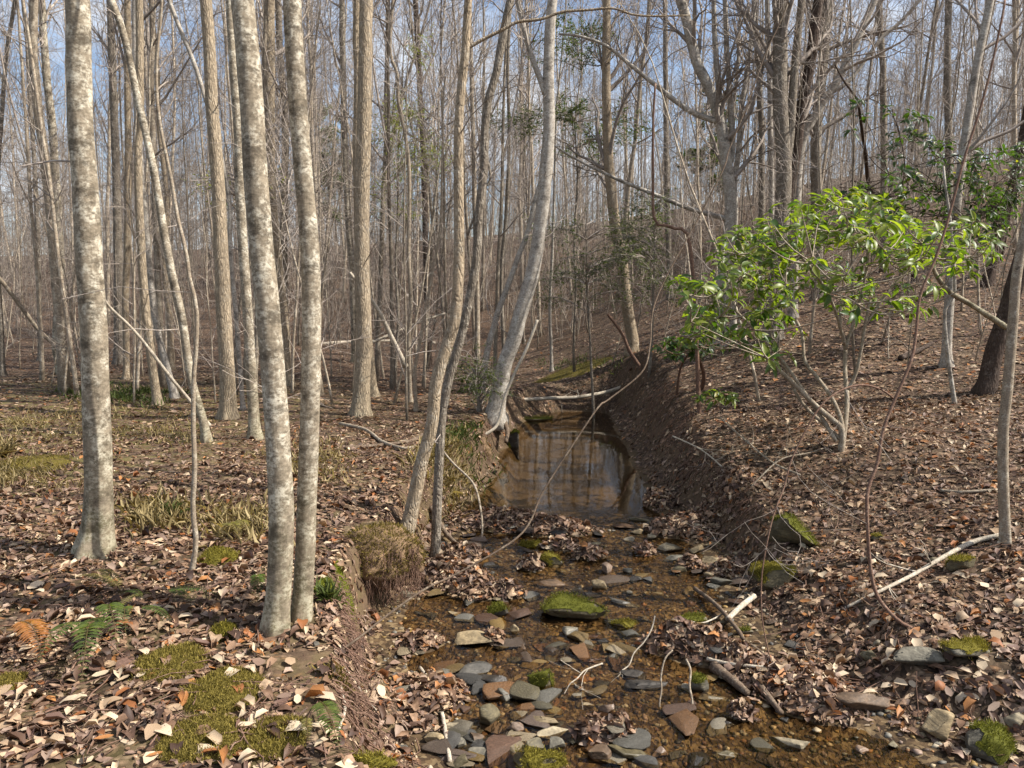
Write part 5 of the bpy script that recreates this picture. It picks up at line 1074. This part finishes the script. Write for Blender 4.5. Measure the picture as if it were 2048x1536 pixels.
# ------------------------------------------------------------------ evergreen shrubs
def leaf_objects(root, V_leaf, mats, r): pass
def laurel(label, base_px, stems, blobs, Yc, leaf=(.075, .125), whorls=240, singles=300, dspread=.55, name='evergreen_shrub', cols=((.05, .095, .016), (.20, .235, .04)), mat='redstem', per=6, seed=0):
    r = np.random.default_rng(seed+int(base_px[0])); b = hit(*base_px); base = b.copy(); root = link(name, None, loc=base); root.empty_display_size = .1; tag(root, label, 'shrub')
    # leaf cluster positions inside the photographed outline, at real depths about the shrub's centre
    bw = np.array([q[2]*q[3]*(q[4] if len(q) > 4 else 1) for q in blobs]); pick = r.choice(len(blobs), whorls, p=bw/bw.sum()); C = []
    for k in pick:
        cx, cy_, rx, ry = blobs[k][:4]
        while True:
            a, c = r.uniform(-1, 1, 2)
            if a*a+c*c < 1: break
        C.append(at(np.array(cx+a*rx), np.array(cy_+c*ry), np.array(Yc+r.normal(0, dspread))))
    C = np.array(C); ends = []
    for lp, w0, w1 in stems:
        q = np.array(lp, float); yy = q[:, 2] if q.shape[1] > 2 else np.linspace(base[1], Yc+r.normal(0, .3), len(q)); w = at(q[:, 0], q[:, 1], yy)
        if lp[0][:2] == tuple(base_px): w[0] = base-np.array([0, 0, .05])
        P = catmull(w, len(lp)*7); R = np.linspace(px_w(w0, base[1]), px_w(w1, Yc), len(P)); V, F = tubes(P[None], R[None], 8); link('stem', make_mesh('stem', V-base, F, mat=M[mat]), root); ends.append(P[len(P)//2:])
    E = np.concatenate(ends); mb = MB(); P = np.zeros((len(C), 6, 3))
    # branchlets: from the nearest stem or from a cluster lower down to each leaf cluster
    for j in range(len(C)):
        src = np.concatenate([E, C[:j][(C[:j, 2] < C[j, 2]+.1)]]) if j else E
        d = np.linalg.norm(src-C[j], axis=1)+np.where(src[:, 2] > C[j, 2], .25, 0); s = src[np.argmin(d)]
        t = np.linspace(0, 1, 6)[:, None]; P[j] = s*(1-t)+C[j]*t+np.sin(t*math.pi)*r.normal(size=3)*.06*np.linalg.norm(C[j]-s)+np.array([0, 0, -.04])*np.sin(t*math.pi)
    V, F = tubes(P, np.tile(np.linspace(.0065, .003, 6), (len(C), 1)), 4, False); mb.add(V-base, F); link('branches', mb.mesh('branches', M[mat]), root)['kind'] = 'stuff'
    n = len(C)*per; ci = np.repeat(np.arange(len(C)), per); ax = norm(norm(P[ci, -1]-P[ci, -2])*.6+np.array([0, 0, .35])+np.array([.15, -.15, 0])); a = r.uniform(0, 6.28, n)
    e1 = norm(np.cross(ax, np.array([.3, .2, 1.]))); e2 = np.cross(ax, e1); rad = e1*np.cos(a)[:, None]+e2*np.sin(a)[:, None]
    U = norm(rad+ax*r.uniform(-.25, .5, n)[:, None]+np.array([0, 0, -.25])); Nn = norm(ax-(ax*U).sum(-1, keepdims=True)*U+r.normal(size=(n, 3))*.25)
    pos = C[ci]+U*.012-ax*r.uniform(0, .05, n)[:, None]; Ln = r.uniform(*leaf, n); Wd = Ln*r.uniform(.32, .42, n)
    order = np.argsort(np.linalg.norm(pos-np.array([0, 0, CAM_Z]), axis=1)); one, rest = order[:singles], order[singles:]
    T = [leaf_template(.04, .16, dr, 5, sharp=.9) for dr in (.06, .16, .26, .38)]
    mbs = MB(); kk = r.integers(0, 4, n); t = r.uniform(0, 1, (n, 1)); CC = np.array(cols[0])*(1-t)+np.array(cols[1])*t; CC = np.where(r.uniform(size=(n, 1)) < .025, np.array((.22, .20, .03)), CC)
    for k in range(4):
        s = rest[kk[rest] == k]
        if len(s): V, F, m = scatter_shape(T[k][0], T[k][1], pos[s]-base, U[s], Nn[s], Ln[s], Wd[s]); mbs.add(V, F, np.repeat(CC[s], m, 0))
    if mbs.n: o = link('foliage', mbs.mesh('foliage', M['green']), root); o['kind'] = 'stuff'
    lm = []
    for k in range(4):
        for c in range(4): lm.append(make_mesh('leaf', T[k][0]*np.array([1, .37, 1]), T[k][1], cols=np.tile(np.array(cols[0])*(1-c/3)+np.array(cols[1])*c/3, (len(T[k][0]), 1)), mat=M['green']))
    for i in one:
        u = U[i]; nv = norm(Nn[i]-(Nn[i]@u)*u); s = np.cross(nv, u); p = pos[i]-base; o = link('leaf', lm[int(kk[i])*4+int(r.integers(4))], root)
        o.matrix_local = Matrix(((u[0], s[0], nv[0], p[0]), (u[1], s[1], nv[1], p[1]), (u[2], s[2], nv[2], p[2]), (0, 0, 0, 1))) @ Matrix.Scale(float(Ln[i]), 4)
    return root
laurel('broad bright green evergreen shrub on the right bank', (1682,902),
  [([(1682,902),(1683,860),(1665,840),(1632,812),(1590,770),(1552,733),(1543,712),(1548,690)], 14, 7), ([(1682,902),(1684,850),(1664,797),(1632,752),(1610,722),(1604,668),(1592,640)], 10, 6),
   ([(1682,902),(1690,850),(1694,800),(1690,742),(1690,690),(1680,650),(1683,600)], 12, 6), ([(1696,780),(1712,745),(1722,700),(1730,650),(1740,600)], 8, 5),
   ([(1672,882),(1640,830),(1612,790),(1580,742),(1555,710),(1510,660),(1470,620)], 9, 5), ([(1683,880),(1650,850),(1600,800),(1560,720),(1510,660)], 8, 5), ([(1690,690),(1670,620),(1640,560),(1600,510)], 7, 4), ([(1730,650),(1780,580),(1840,520),(1900,490)], 7, 4), ([(1690,700),(1720,600),(1735,500),(1700,440)], 7, 4)],
  [(1700,425,105,50,1.3),(1600,455,90,55,1.2),(1480,490,65,42,1.2),(1560,520,100,50),(1440,560,95,45,1.1),(1420,600,60,40),(1520,600,90,45),(1800,470,110,50,1.2),(1900,490,105,50,1.2),(1960,450,50,40,.8),(1690,570,80,30,.6),(1760,540,90,40,.7),(1560,655,60,30,.7),(1700,610,55,28,.8),(1820,590,80,30,.5),(1530,700,55,22,1.0),(1390,660,45,30,.8),(1440,640,60,35,.6)],
  6.9, whorls=430, per=6, dspread=.75, mat='stem')
laurel('small sprig of evergreen leaves low on the right bank', (1470,800), [([(1470,800),(1462,792),(1448,788)], 4, 3)], [(1430,787,40,10)], 7.6, whorls=10, singles=0, dspread=.1)
laurel('evergreen shrub with crooked stems at the right bank foot', (1402,778), [([(1402,778),(1408,750),(1398,715),(1400,690)], 10, 6), ([(1352,800),(1360,740),(1375,710)], 6, 4)], [(1385,690,60,25),(1350,690,35,20),(1420,670,50,25)], 9.6, whorls=55, singles=0, leaf=(.08, .12), dspread=.3, cols=((.03, .06, .012), (.06, .10, .02)))
laurel('dark evergreen bush high on the slope behind the shrub', (1830,560), [([(1830,560),(1800,420),(1745,385),(1730,300),(1716,200)], 12, 5), ([(1745,385),(1700,360),(1650,400)], 6, 3), ([(1716,200),(1690,165),(1670,130)], 5, 3)],
  [(1870,330,110,60),(1800,390,110,45),(1930,400,90,50),(1830,260,60,40,.6),(1740,230,60,40,.2),(1990,340,60,60,.8),(1700,240,50,30,.2)], 9.6, whorls=190, singles=0, leaf=(.07, .11), dspread=.9, cols=((.022, .045, .010), (.05, .085, .02)), mat='dark')
laurel('dark evergreen bush at the upper right picture edge', (2000,520), [([(2000,520),(1990,440),(1985,400)], 8, 4), ([(2000,520),(2020,420),(2030,330)], 8, 4)], [(2000,420,60,50),(2030,340,40,60),(1960,470,50,30)], 10.5, whorls=80, singles=0, leaf=(.07, .11), dspread=.5, cols=((.022, .045, .010), (.05, .085, .02)), mat='dark')
def needle_tree(label, base_px, Y, top_px, blobs, cols, n_tw=420, leaf=(.02, .045), name='evergreen_sapling', seed=0, per=16):
    r = np.random.default_rng(200+seed); b = at(np.array(base_px[0]), np.array(base_px[1]), np.array(Y)); b[2] = ground_z(b[0:1], b[1:2])[0]; root = link(name, None, loc=b); root.empty_display_size = .1; tag(root, label, 'tree')
    tp = at(np.array(top_px[0]), np.array(top_px[1]), np.array(Y)); t = np.linspace(0, 1, 16)[:, None]; P = b*(1-t)+tp*t; P = wobble(P, r, .12, .9); P[0, 2] -= .1; R = np.linspace(.03, .006, 16); link('trunk', trunk_mesh(P, R, M['grey'], 7, r, .2, b), root)
    bw = np.array([q[2]*q[3] for q in blobs]); nb = 46; pick = r.choice(len(blobs), nb, p=bw/bw.sum()); A = np.zeros((nb, 7, 3))
    for j, k in enumerate(pick):
        cx, cy_, rx, ry = blobs[k]; e = at(np.array(cx+rx*r.uniform(-1, 1)*.8), np.array(cy_+ry*r.uniform(-1, 1)*.8), np.array(Y+r.normal(0, .7))); i = np.argmin(np.abs(P[:, 2]-(e[2]-.15))+0); s = P[i]; tt = np.linspace(0, 1, 7)[:, None]
        A[j] = s*(1-tt)+e*tt+np.sin(tt*math.pi)*np.array([0, 0, .12])
    AR = np.tile(np.linspace(.009, .003, 7), (nb, 1)); mb = MB(); V, F = tubes(A, AR, 4, False); mb.add(V-b, F)
    B, BR = spawn(r, A, AR, max(2, n_tw//nb), .35, 1., 25, 65, .15, .5, 5, .12, -.03, .5, .4, .3); V, F = tubes(B, np.maximum(BR, .0013), 3, False); mb.add(V-b, F); link('branches', mb.mesh('branches', M['twig']), root)['kind'] = 'stuff'
    n = len(B)*per; bi = np.repeat(np.arange(len(B)), per); tt = r.uniform(0.1, 1, n)*4; i = np.minimum(tt.astype(int), 3); f = (tt-i)[:, None]; p = B[bi, i]*(1-f)+B[bi, i+1]*f; T = norm(B[bi, i+1]-B[bi, i])
    sd = norm(np.cross(T, np.array([0, 0, 1.])))*r.choice([-1., 1.], n)[:, None]; U = norm(sd+T*.6+r.normal(size=(n, 3))*.25); L_ = r.uniform(*leaf, n); tv, tf = diamond(); V, F, m = scatter_shape(tv, tf, p-b, U, np.array([0, 0, 1.])+r.normal(size=(n, 3))*.4, L_, L_*r.uniform(.35, .55, n))
    t2 = r.uniform(0, 1, (n, 1)); mb = MB(); mb.add(V, F, np.repeat(np.array(cols[0])*(1-t2)+np.array(cols[1])*t2, m, 0)); link('crown', mb.mesh('crown', M['green']), root)
EV = ((.035, .055, .014), (.09, .12, .03)); YG = ((.10, .12, .02), (.24, .25, .05))
needle_tree('feathery evergreen sapling above the pool head', (1190,690), 13.2, (1180,420), [(1120,470,90,25),(1180,560,140,60),(1290,470,60,40),(1260,540,80,60),(1080,580,60,40)], EV, 620, seed=1)
needle_tree('evergreen sapling beside the lone tan trunk', (1300,650), 12.5, (1300,360), [(1300,420,60,40),(1270,500,70,50),(1330,560,50,50),(1220,500,60,40)], EV, 520, seed=2)
needle_tree('tall thin evergreen behind the white forked trunk', (1150,640), 15.5, (1160,-20), [(1150,60,60,50),(1190,90,60,40),(1080,110,60,50),(1120,260,90,60),(1240,270,70,50),(1000,260,50,40)], EV, 700, leaf=(.03, .06), seed=3)
needle_tree('thin yellow green evergreen left of the bent trunk', (790,700), 14.0, (800,40), [(830,95,40,18),(815,130,45,14),(800,240,60,40),(760,270,50,30),(840,330,70,50),(780,400,60,40)], YG, 420, leaf=(.025, .05), seed=4)
needle_tree('sparse budding sapling behind the foreground pair', (470,740), 12.0, (500,300), [(440,375,40,30),(400,370,30,20),(570,370,40,20),(450,420,40,25)], YG, 90, leaf=(.03, .055), seed=5, per=5)
needle_tree('distant dark evergreen on the hill right of centre', (1420,420), 34, (1430,60), [(1120,160,70,90),(1430,250,60,90),(1400,330,70,60)][1:], EV, 700, leaf=(.08, .16), seed=6)
needle_tree('distant dark evergreen on the hill behind the stout tree', (660,560), 40, (655,200), [(650,270,40,70),(655,380,55,70)], EV, 700, leaf=(.10, .18), seed=7)
needle_tree('low evergreen growth on the bank below the white forked trunk', (960,830), 10.4, (950,700), [(940,740,60,40),(970,770,50,40)], EV, 200, leaf=(.02, .04), seed=8, name='evergreen_seedling')
